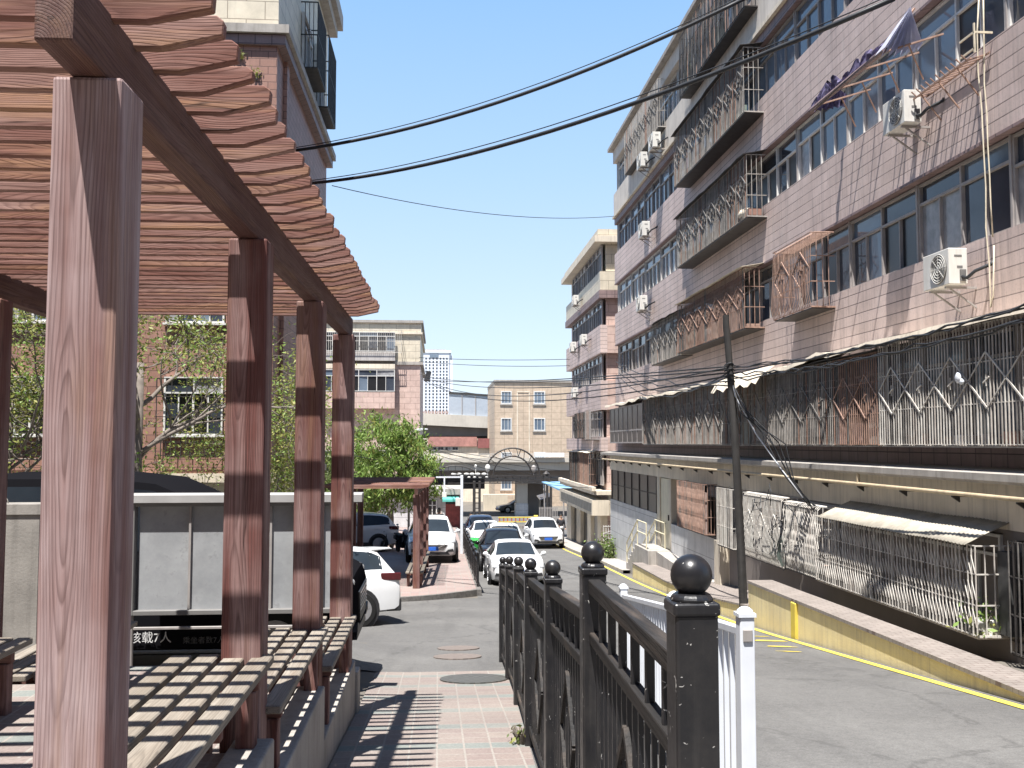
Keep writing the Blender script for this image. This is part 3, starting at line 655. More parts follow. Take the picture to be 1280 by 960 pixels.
def car(name, label, kind, paintm, loc, rz, group, grille='bar', rails=False, plate=True, cladding=False, spoiler=False, swipe=0):
    L, W, RW, st = KINDS[kind]; hw = W / 2
    t = thing(name, label, 'car' if kind != 'van' else 'van', loc, rz, group)
    secs = []
    for (y, zb, zt, wf, rz_, rwf) in st:
        wd = hw * wf; zm = zb + (zt - zb) * .48
        if rz_: up = [(rwf * hw + (.02 if rz_ < zt + .2 else 0), rz_ - .045 if rz_ > zt + .1 else rz_ - .01), (rwf * hw * .82, rz_ - .005), (rwf * hw * .4, rz_ + .012), (0, rz_ + .016)]
        else: up = [(wd * .93, zt - .005), (wd * .76, zt + .014), (wd * .4, zt + .026), (0, zt + .03)]
        half = [(wd * .80, zb), (wd * .965, zb + .05), (wd * 1.0, zm), (wd * .99, zm + (zt - zm) * .55), (wd * .955, zt - .02)] + up
        # local frame: front of the car looks to -y, centre at the origin
        secs.append([V(x, y - L / 2, z) for x, z in half] + [V(-x, y - L / 2, z) for x, z in half[-2::-1]])
    b = MB(); b.grid(secs); n_ = len(secs[0])
    b._add(secs[0], [tuple(range(n_))]); b._add(secs[-1], [tuple(range(n_))])
    for a, c in zip(secs, secs[1:]): b._add([a[0], a[-1], c[-1], c[0]], [(0, 1, 2, 3)])
    bo = MB(); bo.v = b.v; bo.f = b.f; bo.m = b.m
    me = bo
    o = me.build('body', paintm, t, smooth=False)
    bm_ = bmesh.new(); bm_.from_mesh(o.data); bmesh.ops.remove_doubles(bm_, verts=bm_.verts, dist=.0005); bmesh.ops.recalc_face_normals(bm_, faces=bm_.faces)
    for f in bm_.faces: f.smooth = True
    for e in bm_.edges:
        if len(e.link_faces) == 2 and e.calc_face_angle(0) > R(38): e.smooth = False
    bm_.to_mesh(o.data); bm_.free()
    # glass, panels floating 6 mm proud of the shell
    cab = [i for i, s_ in enumerate(st) if s_[4]]; i0, i1 = cab[0], cab[-1]
    roof0 = i0 + 1; roof1 = i1 - 1
    def patch(nm, lo, hi, u0, u1, v0, v1, outw, nu=8):
        rows = []
        def samp(pl, u):
            f = u * (len(pl) - 1); i = min(int(f), len(pl) - 2); return pl[i].lerp(pl[i + 1], f - i)
        for v in (v0, (v0 + v1) / 2, v1):
            rows.append([samp(lo, u0 + (u1 - u0) * k / nu).lerp(samp(hi, u0 + (u1 - u0) * k / nu), v) + outw for k in range(nu + 1)])
        mb = MB(); mb.grid(rows); return mb.build(nm, MT['carglass'], t, smooth=True)
    top = lambda i: secs[i][5:n_ - 5]
    patch('windshield', top(i0), top(roof0), .07, .93, .08, .95, V(0, -.008, .012))
    patch('rear_window', top(roof1), top(i1), .1, .9, .12, .88, V(0, .008, .012))
    for sgn in (1, -1):
        bl = [secs[i][4] if sgn > 0 else secs[i][n_ - 5] for i in range(len(secs))]
        rl = [secs[i][5] if sgn > 0 else secs[i][n_ - 6] for i in range(len(secs))]
        span = bl[i0:i1 + 1], rl[i0:i1 + 1]
        ys = [p.y for p in span[0]]
        def side(y, v):
            for k in range(len(ys) - 1):
                if ys[k] <= y <= ys[k + 1] + 1e-6:
                    u = (y - ys[k]) / (ys[k + 1] - ys[k]); a = span[0][k].lerp(span[0][k + 1], u); c = span[1][k].lerp(span[1][k + 1], u); return a.lerp(c, v) + V(.007 * sgn, 0, 0)
            return span[0][-1]
        ya, yb, ym = ys[0] + .42, ys[-1] - (.28 if kind != 'van' else .2), (ys[0] + ys[-1]) / 2 - .05
        for (p0, p1) in ((ya, ym - .03), (ym + .03, yb)):
            rows = [[side(p0 + (p1 - p0) * k / 8, v) for k in range(9)] for v in (.06, .5, .9)]
            mb = MB(); mb.grid(rows); mb.build('side_window', MT['carglass'], t, smooth=True)
        hd = MB(); zz = st[6][2] - .12
        for yy in (ym - .22, ym + .78): hd.box(sgn * hw * .985, sgn * (hw + .012), yy - .09, yy + .09, zz - .015, zz + .015)
        hd.build('door_handles', paintm, t)
        mr = MB(); mr.ball((sgn * (hw + .09), ys[0] + .45, st[i0][2] + .06), .1, 12, (.95, .65, .75)); mr.bar((sgn * hw * .93, ys[0] + .42, st[i0][2]), (sgn * (hw + .03), ys[0] + .43, st[i0][2] + .03), .04)
        mr.build('mirror', paintm, t, smooth=True)
        for yy in (-L / 2 + .9, L / 2 - .92):
            w_ = MB(); x_ = sgn * (hw - .02)
            arch = MB(); arch.lathe((sgn * hw * .97, yy, RW), [(RW + .07, 0), (RW + .07, sgn * .05)], 26, 'x'); arch.build('wheel_arch', MT['plastic'], t)
            w_.lathe((sgn * (hw - .16), yy, RW), [(RW * .62, 0), (RW * .96, sgn * .01), (RW, sgn * .05), (RW, sgn * .18), (RW * .95, sgn * .215), (RW * .68, sgn * .22)], 26, 'x')
            wo = w_.build('wheel', MT['rubber'], t, smooth=40)
            rm = MB()
            for k in range(5):
                a = k / 5 * math.tau + .3; rm.bar((sgn * (hw + .066), yy, RW), (sgn * (hw + .058), yy + math.cos(a) * RW * .64, RW + math.sin(a) * RW * .64), .07, .02, up=(1, 0, 0))
            rm.lathe((sgn * (hw + .045), yy, RW), [(RW * .69, 0), (RW * .69, sgn * .02), (RW * .6, sgn * .02)], 24, 'x')
            rm.build('rim', MT['rim'], wo)
    # front face
    yF = -L / 2; zt0 = st[0][2]; zb0 = st[0][1]
    for sgn in (1, -1):
        h = MB(); x = sgn * hw * .74; z = st[1][2] - .045
        h.ball((x, yF + .13, z), .14, 14, (1.25, .75, .55)); h.build('headlight', MT['lamp'], t, smooth=True)
        fg = MB(); fg.prism([(sgn * hw * .52, zb0 - .02), (sgn * hw * .86, zb0 + .0), (sgn * hw * .82, zb0 + .1), (sgn * hw * .62, zb0 + .07)], yF - .02, yF + .16, 'y'); fg.build('fog_lamp', MT['plastic'], t)
        tl = MB()
        z = st[-3][2] - .08
        tl.prism([(sgn * hw * .60, z - .03), (sgn * hw * .97, z - .09), (sgn * hw * .985, z + .07), (sgn * hw * .70, z + .04)], L / 2 - .46, L / 2 - .02, 'y')
        tl.build('tail_light', MT['tail'], t, bevel=.015)
    gr = MB()
    if grille == 'bar':
        gr.prism([(-hw * .56, zt0 - .02), (hw * .56, zt0 - .02), (hw * .44, zt0 - .13), (-hw * .44, zt0 - .13)], yF - .015, yF + .1, 'y')
    else:
        gr.prism([(-hw * .60, zt0 - .01), (hw * .60, zt0 - .01), (hw * .44, zb0 + .06), (-hw * .44, zb0 + .06)], yF - .018, yF + .1, 'y')
    go = gr.build('grille', MT['plastic'], t)
    ch = MB()
    for k in range(3 if grille == 'bar' else 5):
        z = zt0 - .04 - k * (.035 if grille == 'bar' else .05); ch.box(-hw * .5, hw * .5, yF - .026, yF - .016, z - .007, z + .007)
    if grille == 'v':
        ch.bar((-hw * .5, yF - .025, zt0), (-hw * .14, yF - .03, zb0 + .1), .035, .02, up=(0, 1, 0)); ch.bar((hw * .5, yF - .025, zt0), (hw * .14, yF - .03, zb0 + .1), .035, .02, up=(0, 1, 0)); ch.box(-hw * .14, hw * .14, yF - .035, yF - .02, zb0 + .08, zb0 + .12)
    ch.build('grille_bars', MT['chrome'], go)
    lo = MB(); lo.prism([(-hw * .7, zb0 - .12), (hw * .7, zb0 - .12), (hw * .62, zb0 - .02), (-hw * .62, zb0 - .02)], yF + .0, yF + .2, 'y'); lo.build('lower_bumper', MT['plastic'], t)
    if plate:
        pl = MB(); pl.box(-.22, .22, yF - .04, yF - .025, zb0 + .04, zb0 + .18); pl.build('number_plate', MT['plate_b'], t, bevel=.004)
        pl = MB(); pl.box(-.22, .22, L / 2 + .005, L / 2 + .02, zb0 + .2, zb0 + .34); pl.build('number_plate', MT['plate_b'], t, bevel=.004)
    if rails:
        rr = MB()
        for sgn in (1, -1): rr.tube([(sgn * hw * .64, st[roof0 + 1][0] - L / 2, st[roof0 + 1][4] + .0), (sgn * hw * .64, st[roof0 + 1][0] - L / 2 + .1, st[roof0 + 1][4] + .06), (sgn * hw * .63, st[roof1][0] - L / 2 - .15, st[roof1][4] + .1), (sgn * hw * .63, st[roof1][0] - L / 2, st[roof1][4] + .02)], .02, 6)
        rr.build('roof_rails', MT['plastic'], t)
    if cladding:
        cl = MB()
        for sgn in (1, -1): cl.box(sgn * hw * .93, sgn * (hw + .008), -L / 2 + 1.3, L / 2 - 1.3, .24, .42)
        cl.box(-hw * .9, hw * .9, L / 2 - .3, L / 2 + .015, .30, .55); cl.build('lower_cladding', MT['plastic'], t, bevel=.02)
    if spoiler:
        sp = MB(); sp.prism([(L / 2 - .75, 1.60), (L / 2 - .2, 1.61), (L / 2 - .13, 1.575), (L / 2 - .7, 1.53)], -hw * .66, hw * .66, 'x'); sp.build('spoiler', paintm, t, bevel=.012, seg=2)
    # seats and dashboard seen through the glass are left dark
    return t
def ground_tilt(o, y, x=0):
    s_ = (G2(x, y + 1.5) - G2(x, y - 1.5)) / 3
    return s_
def park(*a, **k):
    o = car(*a, **k); loc = a[4]; rz = a[5]
    s_ = (G2(loc[0], loc[1] + 1.5) - G2(loc[0], loc[1] - 1.5)) / 3 if loc[0] > 1.3 or loc[1] < 26 else -.035
    # pitch along y
    m_ = Matrix.Rotation(math.atan(s_), 4, 'X') @ Matrix.Rotation(rz, 4, 'Z')
    o.rotation_euler = m_.to_euler(); return o
ROW = 'cars parked in a line beside the plaza kerb'
HALF = 2.31
park('sedan', 'white sedan at the head of the parked row, facing the fence', 'sedan', MT['car_white'], (2.60, 31 + 2.31, G(33.3) - .06), 0, ROW)
park('hatchback', 'black car squeezed directly behind the front white sedan', 'suv', MT['car_black'], (2.58, 37.0 + 2.25, G(39.2) - .05), 0, ROW)
park('estate_car', 'white estate car with black roof rails, third in the parked row', 'suv', MT['car_white'], (3.1, 43.2 + 2.25, G(45.5)), 0, ROW, rails=True)
park('sedan', 'white sedan with tall windscreen behind the green bin', 'sedan', MT['car_white'], (2.55, 49.5 + 2.31, G(51.8) + .18), 0, ROW)
park('hatchback', 'dark blue car at the far end of the parked row', 'suv', MT['car_blue'], (2.55, 56 + 2.25, G(58.2) + .1), 0, ROW)
park('sport_utility_car', 'white sport utility car driving up the road by the shop pavement', 'suv', MT['car_white'], (6.05, 53.5 + 2.25, G(55.7)), R(2), None, grille='big')
park('hatchback', 'white hatchback parked on the brick plaza, partly behind the pergola post', 'suv', MT['car_white'], (-.26, 35.9 + 2.25, P(38.1)), R(1.5), None, grille='v')
q = atY(498, 740, 19.6)
park('crossover_car', 'white crossover car seen from behind beside the notice board, dark cladding at its sills', 'suv', MT['car_white'], (q.x - 2.38, 20.45, G2(-3, 20.45) - .02), R(-70), None, cladding=True, spoiler=True)
q = atY(492, 660, 42)
park('crossover_car', 'silver crossover car parked under the leafy tree', 'suv', MT['car_silver'], (q.x - 2.15, 42.4, P(42.4)), R(-76), None, cladding=True)
park('sedan', 'grey car crossing beneath the concrete bridge', 'sedan', MT['car_grey'], (8.6, 104, G(104)), R(-78), None)
van = car('van', 'black van with white lettering, parked behind the notice board', 'van', MT['van_black'], (0, 0, 0), 0, None, grille='big', plate=False)
q = atY(454, 760, 12.2)
van.location = (q.x - 2.53, 12.35, G2(-3, 12.35) + .02); van.rotation_euler = (0, 0, R(90))
def text_mesh(name, s_, size, mat, parent, loc, rot, depth=.002, sx=1.0):
    cu = bpy.data.curves.new(name, 'FONT'); cu.body = s_; cu.size = size; cu.extrude = depth; cu.resolution_u = 3
    tmp = bpy.data.objects.new(name + '_curve', cu); COL.objects.link(tmp)
    dg = bpy.context.evaluated_depsgraph_get(); dg.update()
    me = bpy.data.meshes.new_from_object(tmp.evaluated_get(dg)); bpy.data.objects.remove(tmp)
    me.materials.clear(); me.materials.append(mat)
    o = bpy.data.objects.new(name, me); COL.objects.link(o); o.parent = parent; o.location = loc; o.rotation_euler = rot; o.scale = (sx, 1, 1)
    return o
MT['letter'] = M('white_lettering', (.6, .6, .6), .5, .05, 5)
# van local frame after the quarter turn: its left flank (local +x -> world +y)... lettering sits on the flank that faces the pergola (local -x)
lp = atY(161, 803, 11.35)
dx = van.location.x - lp.x                       # distance behind the van centre, along world x
zz = lp.z - van.location.z
text_mesh('lettering', '核载7人', .135, MT['letter'], van, (-.995, dx, zz - .0), (R(90), 0, R(-90)))
lp2 = atY(228, 804, 11.35)
text_mesh('lettering', '乘坐者数7人', .085, M('worn_lettering', (.12, .12, .12), .6, .2, 9), van, (-.995, van.location.x - lp2.x, lp2.z - van.location.z), (R(90), 0, R(-90)))

# motor scooters by the tree
def scooter(loc, rz, label):
    t = thing('motor_scooter', label, 'scooter', loc, rz, 'scooters parked under the tree')
    for y in (-.6, .6):
        w_ = MB(); w_.lathe((-.05, y, .26), [(.16, 0), (.25, .01), (.26, .03), (.26, .07), (.25, .09), (.16, .1)], 20, 'x'); w_.build('wheel', MT['rubber'], t, smooth=40)
    b = MB(); b.prism([(-.75, .42), (-.6, .62), (-.45, .5), (-.38, .25), (.2, .25), (.35, .5), (.85, .55), (.8, .72), (.1, .7), (.02, .36), (-.28, .36), (-.42, .95), (-.5, .95), (-.56, .7)], -.14, .14); b.build('body', MT['car_black'], t, bevel=.04, seg=2)
    s_ = MB(); s_.prism([(.05, .71), (.8, .73), (.86, .8), (.3, .8), (.05, .78)], -.13, .13); s_.build('seat', MT['plastic'], t, bevel=.03, seg=2)
    h = MB(); h.tube([(-.34, -.4, 1.02), (-.1, -.45, .98), (.1, -.45, .98), (.34, -.4, 1.02)], .018, 8); h.tube([(-.3, -.4, 1.02), (-.34, -.4, 1.2)], .01, 6); h.ball((-.35, -.4, 1.24), .06, 10, (1, .3, .7)); h.build('handlebar', MT['chrome'], t)
    l_ = MB(); l_.ball((0, -.52, .88), .09, 12); l_.build('headlight', MT['lamp'], t, smooth=True)
    return t
q = atY(503, 677, 41); scooter((q.x, 41, P(41)), R(20), 'dark motor scooter nearest the white hatchback')
scooter((q.x - .7, 42.5, P(42.5)), R(-15), 'dark motor scooter close to the tree trunk')

# ================================================================ PEOPLE (standing or walking, far away)
SKIN = M('skin', (.42, .27, .2), .6, .08, 6)
def person(label, loc, rz, top, legs, stride=.16, hair=(.02, .018, .016), h=1.7):
    t = thing('person', label, 'person', loc, rz)
    def skin(name, verts, edges, radii, mat, sub=1, parent=t):
        me = bpy.data.meshes.new(name); me.from_pydata([tuple(Vector(v) * (h / 1.7)) for v in verts], edges, []); me.materials.append(mat)
        o = bpy.data.objects.new(name, me); COL.objects.link(o); o.parent = parent
        md = o.modifiers.new('skin', 'SKIN'); md.use_smooth_shade = True
        for i, r_ in enumerate(radii):
            sv = me.skin_vertices[0].data[i]; r2 = r_ if isinstance(r_, tuple) else (r_, r_); sv.radius = (r2[0] * h / 1.7, r2[1] * h / 1.7); sv.use_root = (i == 0)
        sb = o.modifiers.new('smooth', 'SUBSURF'); sb.levels = sub; sb.render_levels = sub
        return o
    s_ = stride
    vs = [(0, 0, .93), (0, 0, 1.12), (0, .01, 1.36), (0, .0, 1.47), (0, -.015, 1.56), (0, -.01, 1.66),
          (.09, 0, .88), (.10, -s_ * .5, .48), (.10, -s_ * .6, .07), (.11, -s_ * .6 - .14, .035), (-.09, 0, .88), (-.10, s_ * .2, .49), (-.10, s_ * .9, .09), (-.11, s_ * .9 - .12, .035),
          (.18, .01, 1.38), (.24, .04, 1.1), (.25, -.05 - s_ * .3, .86), (.25, -.1 - s_ * .3, .78), (-.18, .01, 1.38), (-.24, .04, 1.1), (-.25, -.02 + s_ * .2, .86), (-.25, -.05 + s_ * .2, .78)]
    ed = [(0, 1), (1, 2), (2, 3), (3, 4), (4, 5), (0, 6), (6, 7), (7, 8), (8, 9), (0, 10), (10, 11), (11, 12), (12, 13), (2, 14), (14, 15), (15, 16), (16, 17), (2, 18), (18, 19), (19, 20), (20, 21)]
    ra = [(.15, .11), (.14, .1), (.16, .1), .055, (.078, .09), (.07, .085), .085, .06, .042, .035, .085, .06, .042, .035, .06, .045, .035, .03, .06, .045, .035, .03]
    skin('body', vs, ed, ra, SKIN)
    skin('jacket', [vs[0], vs[1], vs[2], (0, 0, 1.45), vs[14], vs[15], vs[16], vs[18], vs[19], vs[20]], [(0, 1), (1, 2), (2, 3), (2, 4), (4, 5), (5, 6), (2, 7), (7, 8), (8, 9)], [(.175, .135), (.165, .125), (.18, .125), .075, .078, .06, .05, .078, .06, .05], top)
    skin('trousers', [(0, 0, .95), vs[6], vs[7], (vs[8][0], vs[8][1], .1), vs[10], vs[11], (vs[12][0], vs[12][1], .12)], [(0, 1), (1, 2), (2, 3), (0, 4), (4, 5), (5, 6)], [(.16, .12), .1, .075, .06, .1, .075, .06], legs)
    hr = MB(); hr.ball((0, .012, 1.645), .098, 14, (.9, 1.02, .98)); hr.ball((0, .03, 1.58), .08, 12, (1, .8, 1.1))
    hr.v = [Vector((p.x, p.y + (.03 if p.z < 1.6 else .0), p.z)) * (h / 1.7) for p in hr.v]; hr.build('hair', M('hair', hair, .6, .1), t, smooth=True)
    fc = MB()
    for sg in (1, -1): fc.ball((sg * .03, -.093, 1.60), .011, 8); fc.ball((sg * .085, -.01, 1.585), .022, 8, (.4, .8, 1.2))
    fc.ball((0, -.105, 1.565), .016, 8, (.8, 1, 1.4)); fc.v = [p * (h / 1.7) for p in fc.v]; fc.build('face', SKIN, t, smooth=True)
    return t
CLO = M('dark_cloth', (.03, .03, .036), .85, .2, 6); CLO2 = M('charcoal_trousers', (.045, .045, .05), .85, .2, 6)
q = atY(549, 660, 46.5); person('man in dark clothes standing behind the white hatchback', (q.x, 46.5, P(46.5)), R(160), CLO, CLO2, .08)
q = atY(701, 668, 57); person('person in black top walking on the right pavement by the shopfront', (q.x, 57, G(57) + .12), R(10), CLO, CLO2, .3)
q = atY(594, 650, 66); person('person in dark clothes standing by the gate column', (q.x - .3, 66, G(66)), R(30), CLO, CLO2, .12)
# ================================================================ BUILDINGS
def frame_xf(org, u, n):
    u, n = Vector(u).normalized(), Vector(n).normalized()
    m = Matrix.Identity(4)
    for i in range(3): m[i][0] = u[i]; m[i][1] = n[i]; m[i][2] = (0, 0, 1)[i]; m[i][3] = org[i]
    return m
def window(parent, org, u, n, W, H, cols=4, transom=.32, fr=None, dark=.25, curtain=.2, fw=.045, sill=False, opener=True, plain=None, proud=0, blue=.45):
    """org = lower left corner on the wall plane, u = along the wall, n = outward"""
    fr = fr or MT['alu']; xf = frame_xf(Vector(org) + Vector(n) * proud, u, n)
    f = MB(); f.xf = xf; g = MB(); g.xf = xf
    f.box(0, W, -.06, .03, 0, fw); f.box(0, W, -.06, .03, H - fw, H)
    f.box(0, fw, -.06, .03, fw, H - fw); f.box(W - fw, W, -.06, .03, fw, H - fw)
    zt = H - transom if transom else H - fw
    if transom: f.box(fw, W - fw, -.055, .025, zt - fw / 2, zt + fw / 2)
    pw = W / cols
    for k in range(1, cols):
        wide = .05 if k % 2 == 0 else .032
        f.box(k * pw - wide / 2, k * pw + wide / 2, -.05, .02 if k % 2 else .032, fw, zt - fw / 2 - .001)
        if transom and k % 2 == 0: f.box(k * pw - wide / 2, k * pw + wide / 2, -.05, .028, zt + fw / 2 + .001, H - fw)
    if sill: f.box(-.05, W + .05, -.06, .09, -.05, -.002)
    fo = f.build('window', fr, parent, normals=True)
    for k in range(cols):
        r_ = random.random(); mi = plain if plain is not None else (2 if r_ < dark else 3 if r_ < dark + curtain else (1 if random.random() < blue else 0))
        tl = random.uniform(-.012, .012)
        g._add([(k * pw + .01, -.03 + tl, fw), ((k + 1) * pw - .01, -.03 - tl, fw), ((k + 1) * pw - .01, -.03 - tl, zt), (k * pw + .01, -.03 + tl, zt)], [(0, 1, 2, 3)], mi)
    if transom:
        for k in range(0, cols, 2):
            k2 = min(cols, k + 2); tl = random.uniform(-.01, .01); mi = random.choice([0, 0, 1, 3] if blue < .6 else [0, 1, 1, 1])
            g._add([(k * pw + .01, -.03 + tl, zt), (k2 * pw - .01, -.03 - tl, zt), (k2 * pw - .01, -.03 - tl, H - .01), (k * pw + .01, -.03 + tl, H - .01)], [(0, 1, 2, 3)], mi)
    g.build('pane', [MT['glass'], MT['glassb'], MT['glassd'], MT['curtain']], fo, normals=False)
    return fo
def cage(parent, y0, y1, z0, z1, xf, xw, mat, diamonds='chain', sheet=None, roof=True, pitch=.115, th=.015, label=None, bulge=0, clutter=0, floor_mat=None, dh=.62, backing=None):
    """window cage on a wall that faces -x: bars are the part's own mesh"""
    b = MB(); n_ = max(2, round((y1 - y0) / pitch))
    for k in range(n_ + 1):
        y = y0 + (y1 - y0) * k / n_; j = random.uniform(-.002, .002)
        if bulge:
            b.tube([(xw, y, z1), (xf + .1, y + j, z1 + .0), (xf + .02, y, z1 - .08), (xf - bulge * .3, y + j, (z0 + z1) / 2), (xf - bulge, y, z0 + .25), (xf, y, z0)], th * .55, 4, cap=False)
        else: b.bar((xf + j, y + j, z0), (xf - j * .5, y, z1), th * random.uniform(.92, 1.08), mi=random.choice([0, 0, 0, 0, 0, 1, 2]))
    for z in (z0 + .01, z0 + (z1 - z0) * .34, z0 + (z1 - z0) * .68, z1 - .01): b.bar((xf + .012, y0, z), (xf + .012, y1, z), .022, .014)
    for y in (y0, y1):
        for z in (z0 + .01, z0 + (z1 - z0) * .34, z0 + (z1 - z0) * .68, z1 - .01): b.bar((xf, y, z), (xw, y, z), .018)
        for k in range(1, 4): x = xf + (xw - xf) * k / 4; b.bar((x, y, z0), (x, y, z1), .014)
    for k in range(max(2, int((y1 - y0) / .5)) + 1):
        y = y0 + (y1 - y0) * k / max(2, int((y1 - y0) / .5)); b.bar((xf, y, z0), (xw, y, z0 - .01), .02)
    o = b.build('window_cage', [mat, MT['olddark'], MT['rustiron'] if mat is not MT['paleiron'] else MT['greyiron']], parent, normals=False)
    if label: o['label'] = label
    if diamonds:
        d = MB(); zc = (z0 + z1) / 2 + .05
        if diamonds == 'chain':
            nn = max(1, round((y1 - y0) / .95)); u = (y1 - y0) / nn
            for k in range(nn):
                ya = y0 + k * u + u * .05; ym = ya + u * .42; yb = ya + u * .84
                for (p, q) in (((ya, zc), (ym, zc + dh / 2)), ((ym, zc + dh / 2), (yb, zc)), ((yb, zc), (ym, zc - dh / 2)), ((ym, zc - dh / 2), (ya, zc))):
                    d.bar((xf - .018, p[0], p[1]), (xf - .018, q[0], q[1]), .03, .016, up=(1, 0, 0))
                d.bar((xf - .018, ym - u * .12, zc), (xf - .018, ym + u * .12, zc + .02), .03); d.bar((xf - .018, ym, zc - .1), (xf - .018, ym, zc + .1), .03)
        elif diamonds == 'slash':
            nn = max(1, round((y1 - y0) / .92)); u = (y1 - y0) / nn
            for k in range(nn):
                ya = y0 + k * u; A_, B_, C_, D_ = (ya, zc), (ya + u / 2, zc + dh / 2), (ya + u, zc), (ya + u / 2, zc - dh / 2)
                for p, q, w_ in ((A_, B_, .026), (B_, C_, .018), (C_, D_, .026), (D_, A_, .018)):
                    d.bar((xf - .013, p[0], p[1]), (xf - .013, q[0], q[1]), w_, .012, up=(1, 0, 0))
                d.bar((xf - .014, ya + u * .42, zc + .04), (xf - .014, ya + u * .58, zc - .04), .02); d.bar((xf - .014, ya + u * .5, zc - .09), (xf - .014, ya + u * .5, zc + .09), .014)
        elif diamonds == 'chevron':
            nn = max(2, round((y1 - y0) / pitch)); u = (y1 - y0) / nn; hh = (z1 - z0)
            for k in range(nn):
                ya = y0 + k * u
                for q in (.10, .40, .68):
                    zq = z0 + hh * q + random.uniform(-.015, .015); d.bar((xf - .006, ya, zq), (xf - .006, ya + u, zq + hh * .2), .012, .012, up=(1, 0, 0))
        elif diamonds == 'zig':
            nn = max(2, round((y1 - y0) / .42)); u = (y1 - y0) / nn
            for k in range(nn):
                ya = y0 + k * u
                for q in (0, .22):
                    d.bar((xf - .018, ya, z0 + .3 + q), (xf - .018, ya + u / 2, z1 - .35 + q * .5), .024, .016, up=(1, 0, 0)); d.bar((xf - .018, ya + u / 2, z1 - .35 + q * .5), (xf - .018, ya + u, z0 + .3 + q), .024, .016, up=(1, 0, 0))
        d.build('ornament', MT['olddark'] if mat in (MT['greyiron'],) else mat, o, normals=False)
    if backing:
        y = y0 + .03
        while y < y1 - .1:
            w_ = min(random.uniform(.35, 1.1), y1 - y - .02)
            if random.random() < .8:
                top = z0 + (z1 - z0) * min(1, backing[2] * random.uniform(.5, 1.35)); bot = z0 + (z1 - z0) * backing[1]
                mk = random.choice([backing[0], backing[0], MT['dusty'], MT['olddark'], MT['darkiron'], MT['conc'], MT['cloth_g']])
                MB().box(xf + .03 + random.random() * .05, xf + .085, y, y + w_ - .02, bot, top).build('sheeting', mk, o)
            y += w_
    if roof:
        r_ = MB(); n2 = max(2, int((y1 - y0) / .5)); rows = []
        for k in range(n2 + 1):
            y = y0 - .06 + (y1 - y0 + .12) * k / n2; sg = random.uniform(-.03, .015)
            rows.append([V(xf - .10, y, z1 + .015 + sg), V((xf + xw) / 2, y, z1 + .07 + sg * .4), V(xw, y, z1 + .12)])
        r_.grid(rows); r_.build('cage_roof', sheet or MT['grey_pl'], o, solid=.012)
    fl = MB(); fl.box(xf + .02, xw, y0 + .01, y1 - .01, z0 - .035, z0 - .012); fl.build('cage_floor', floor_mat or MT['darkiron'], o)
    if clutter:
        y = y0 + .1
        while y < y1 - .3:
            w_ = random.uniform(.12, .45); h_ = random.uniform(.08, .32)
            if random.random() < clutter: MB().box(xf + .08, xw - .05 - random.random() * .1, y, y + w_, z0 - .01, z0 + h_).build('stored_box', random.choice([MT['conc'], MT['rustiron'], MT['alu_w'], MT['brick_b']]), o, bevel=.01)
            y += w_ + random.uniform(.05, .4)
    return o

# ---------------------------------------------------------------- right block with pink tiled bands
FX, WX = 8.3, 8.47
Y0, Y1 = 5.0, 44.6
A = thing('apartment_block', 'long pink tiled apartment block with caged balconies, filling the near right side', 'apartment block', (14, 25, -4), world=True)
MB().box(8.66, 22, Y0, Y1 - .02, -6, 13.9).build('wall', MT['pink'], A)
BANDS = [(1.78, 3.13, 'pink'), (4.62, 6.08, 'pink'), (7.52, 8.92, 'pink')]
for (za, zb, m) in BANDS:
    MB().box(FX, 8.66, Y0, Y1, za, zb).build('spandrel_band', MT[m], A)
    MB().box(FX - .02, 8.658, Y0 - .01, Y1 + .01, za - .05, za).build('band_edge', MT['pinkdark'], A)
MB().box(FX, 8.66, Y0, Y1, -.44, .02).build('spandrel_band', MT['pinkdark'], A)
MB().box(FX - .03, 8.66, Y0, Y1, 10.72, 11.8).build('spandrel_band', MT['band'], A)
MB().box(FX - .10, 8.66, Y0 - .02, Y1 + .02, 10.62, 10.72).build('cornice', MT['tan_pl'], A)
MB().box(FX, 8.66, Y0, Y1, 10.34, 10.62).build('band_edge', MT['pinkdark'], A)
MB().box(FX - .05, 8.66, Y0, Y1, 13.3, 13.9).build('parapet', MT['band'], A)
pp = MB(); pp.box(FX - .28, 22.2, Y0 - .2, Y1 + .2, 13.9, 14.05)
pp.build('roof', MT['conc'], A)
for i in range(9):
    y = 14 + i * 3.6; d = MB(); d.tube([(FX - .2, y, 14.05), (FX - .2, y, 14.2)], .03, 6); d.build('roof_vent', MT['darkiron'], A)
FL = [(.02, 1.73, 1), (3.13, 4.57, 2), (6.08, 7.47, 3), (8.92, 10.34, 4), (11.8, 13.3, 5)]
for (za, zb, fl) in FL:
    y = 10.6
    while y < Y1 - .4:
        pier = .05
        w_ = 2.75 if y + 2.75 < Y1 else Y1 - y - .1
        window(A, (WX, y + w_, za + .02), (0, -1, 0), (-1, 0, 0), w_, zb - za - .04, 4, random.choice([.36, .42, .48]) if fl > 1 else .38, MT['alu'] if fl in (1, 2, 4) else MT['alu_w'], dark=.28 if fl < 3 else .16, curtain=.15 if fl < 3 else .08, blue=.3 if fl < 3 else .85)  # panes with the painted sky reflection are commoner on upper floors
        MB().box(FX + .12, 8.66, y + w_ + .002, y + w_ + pier - .002, za + .001, zb - .001).build('mullion', MT['alu'], A)
        y += w_ + pier
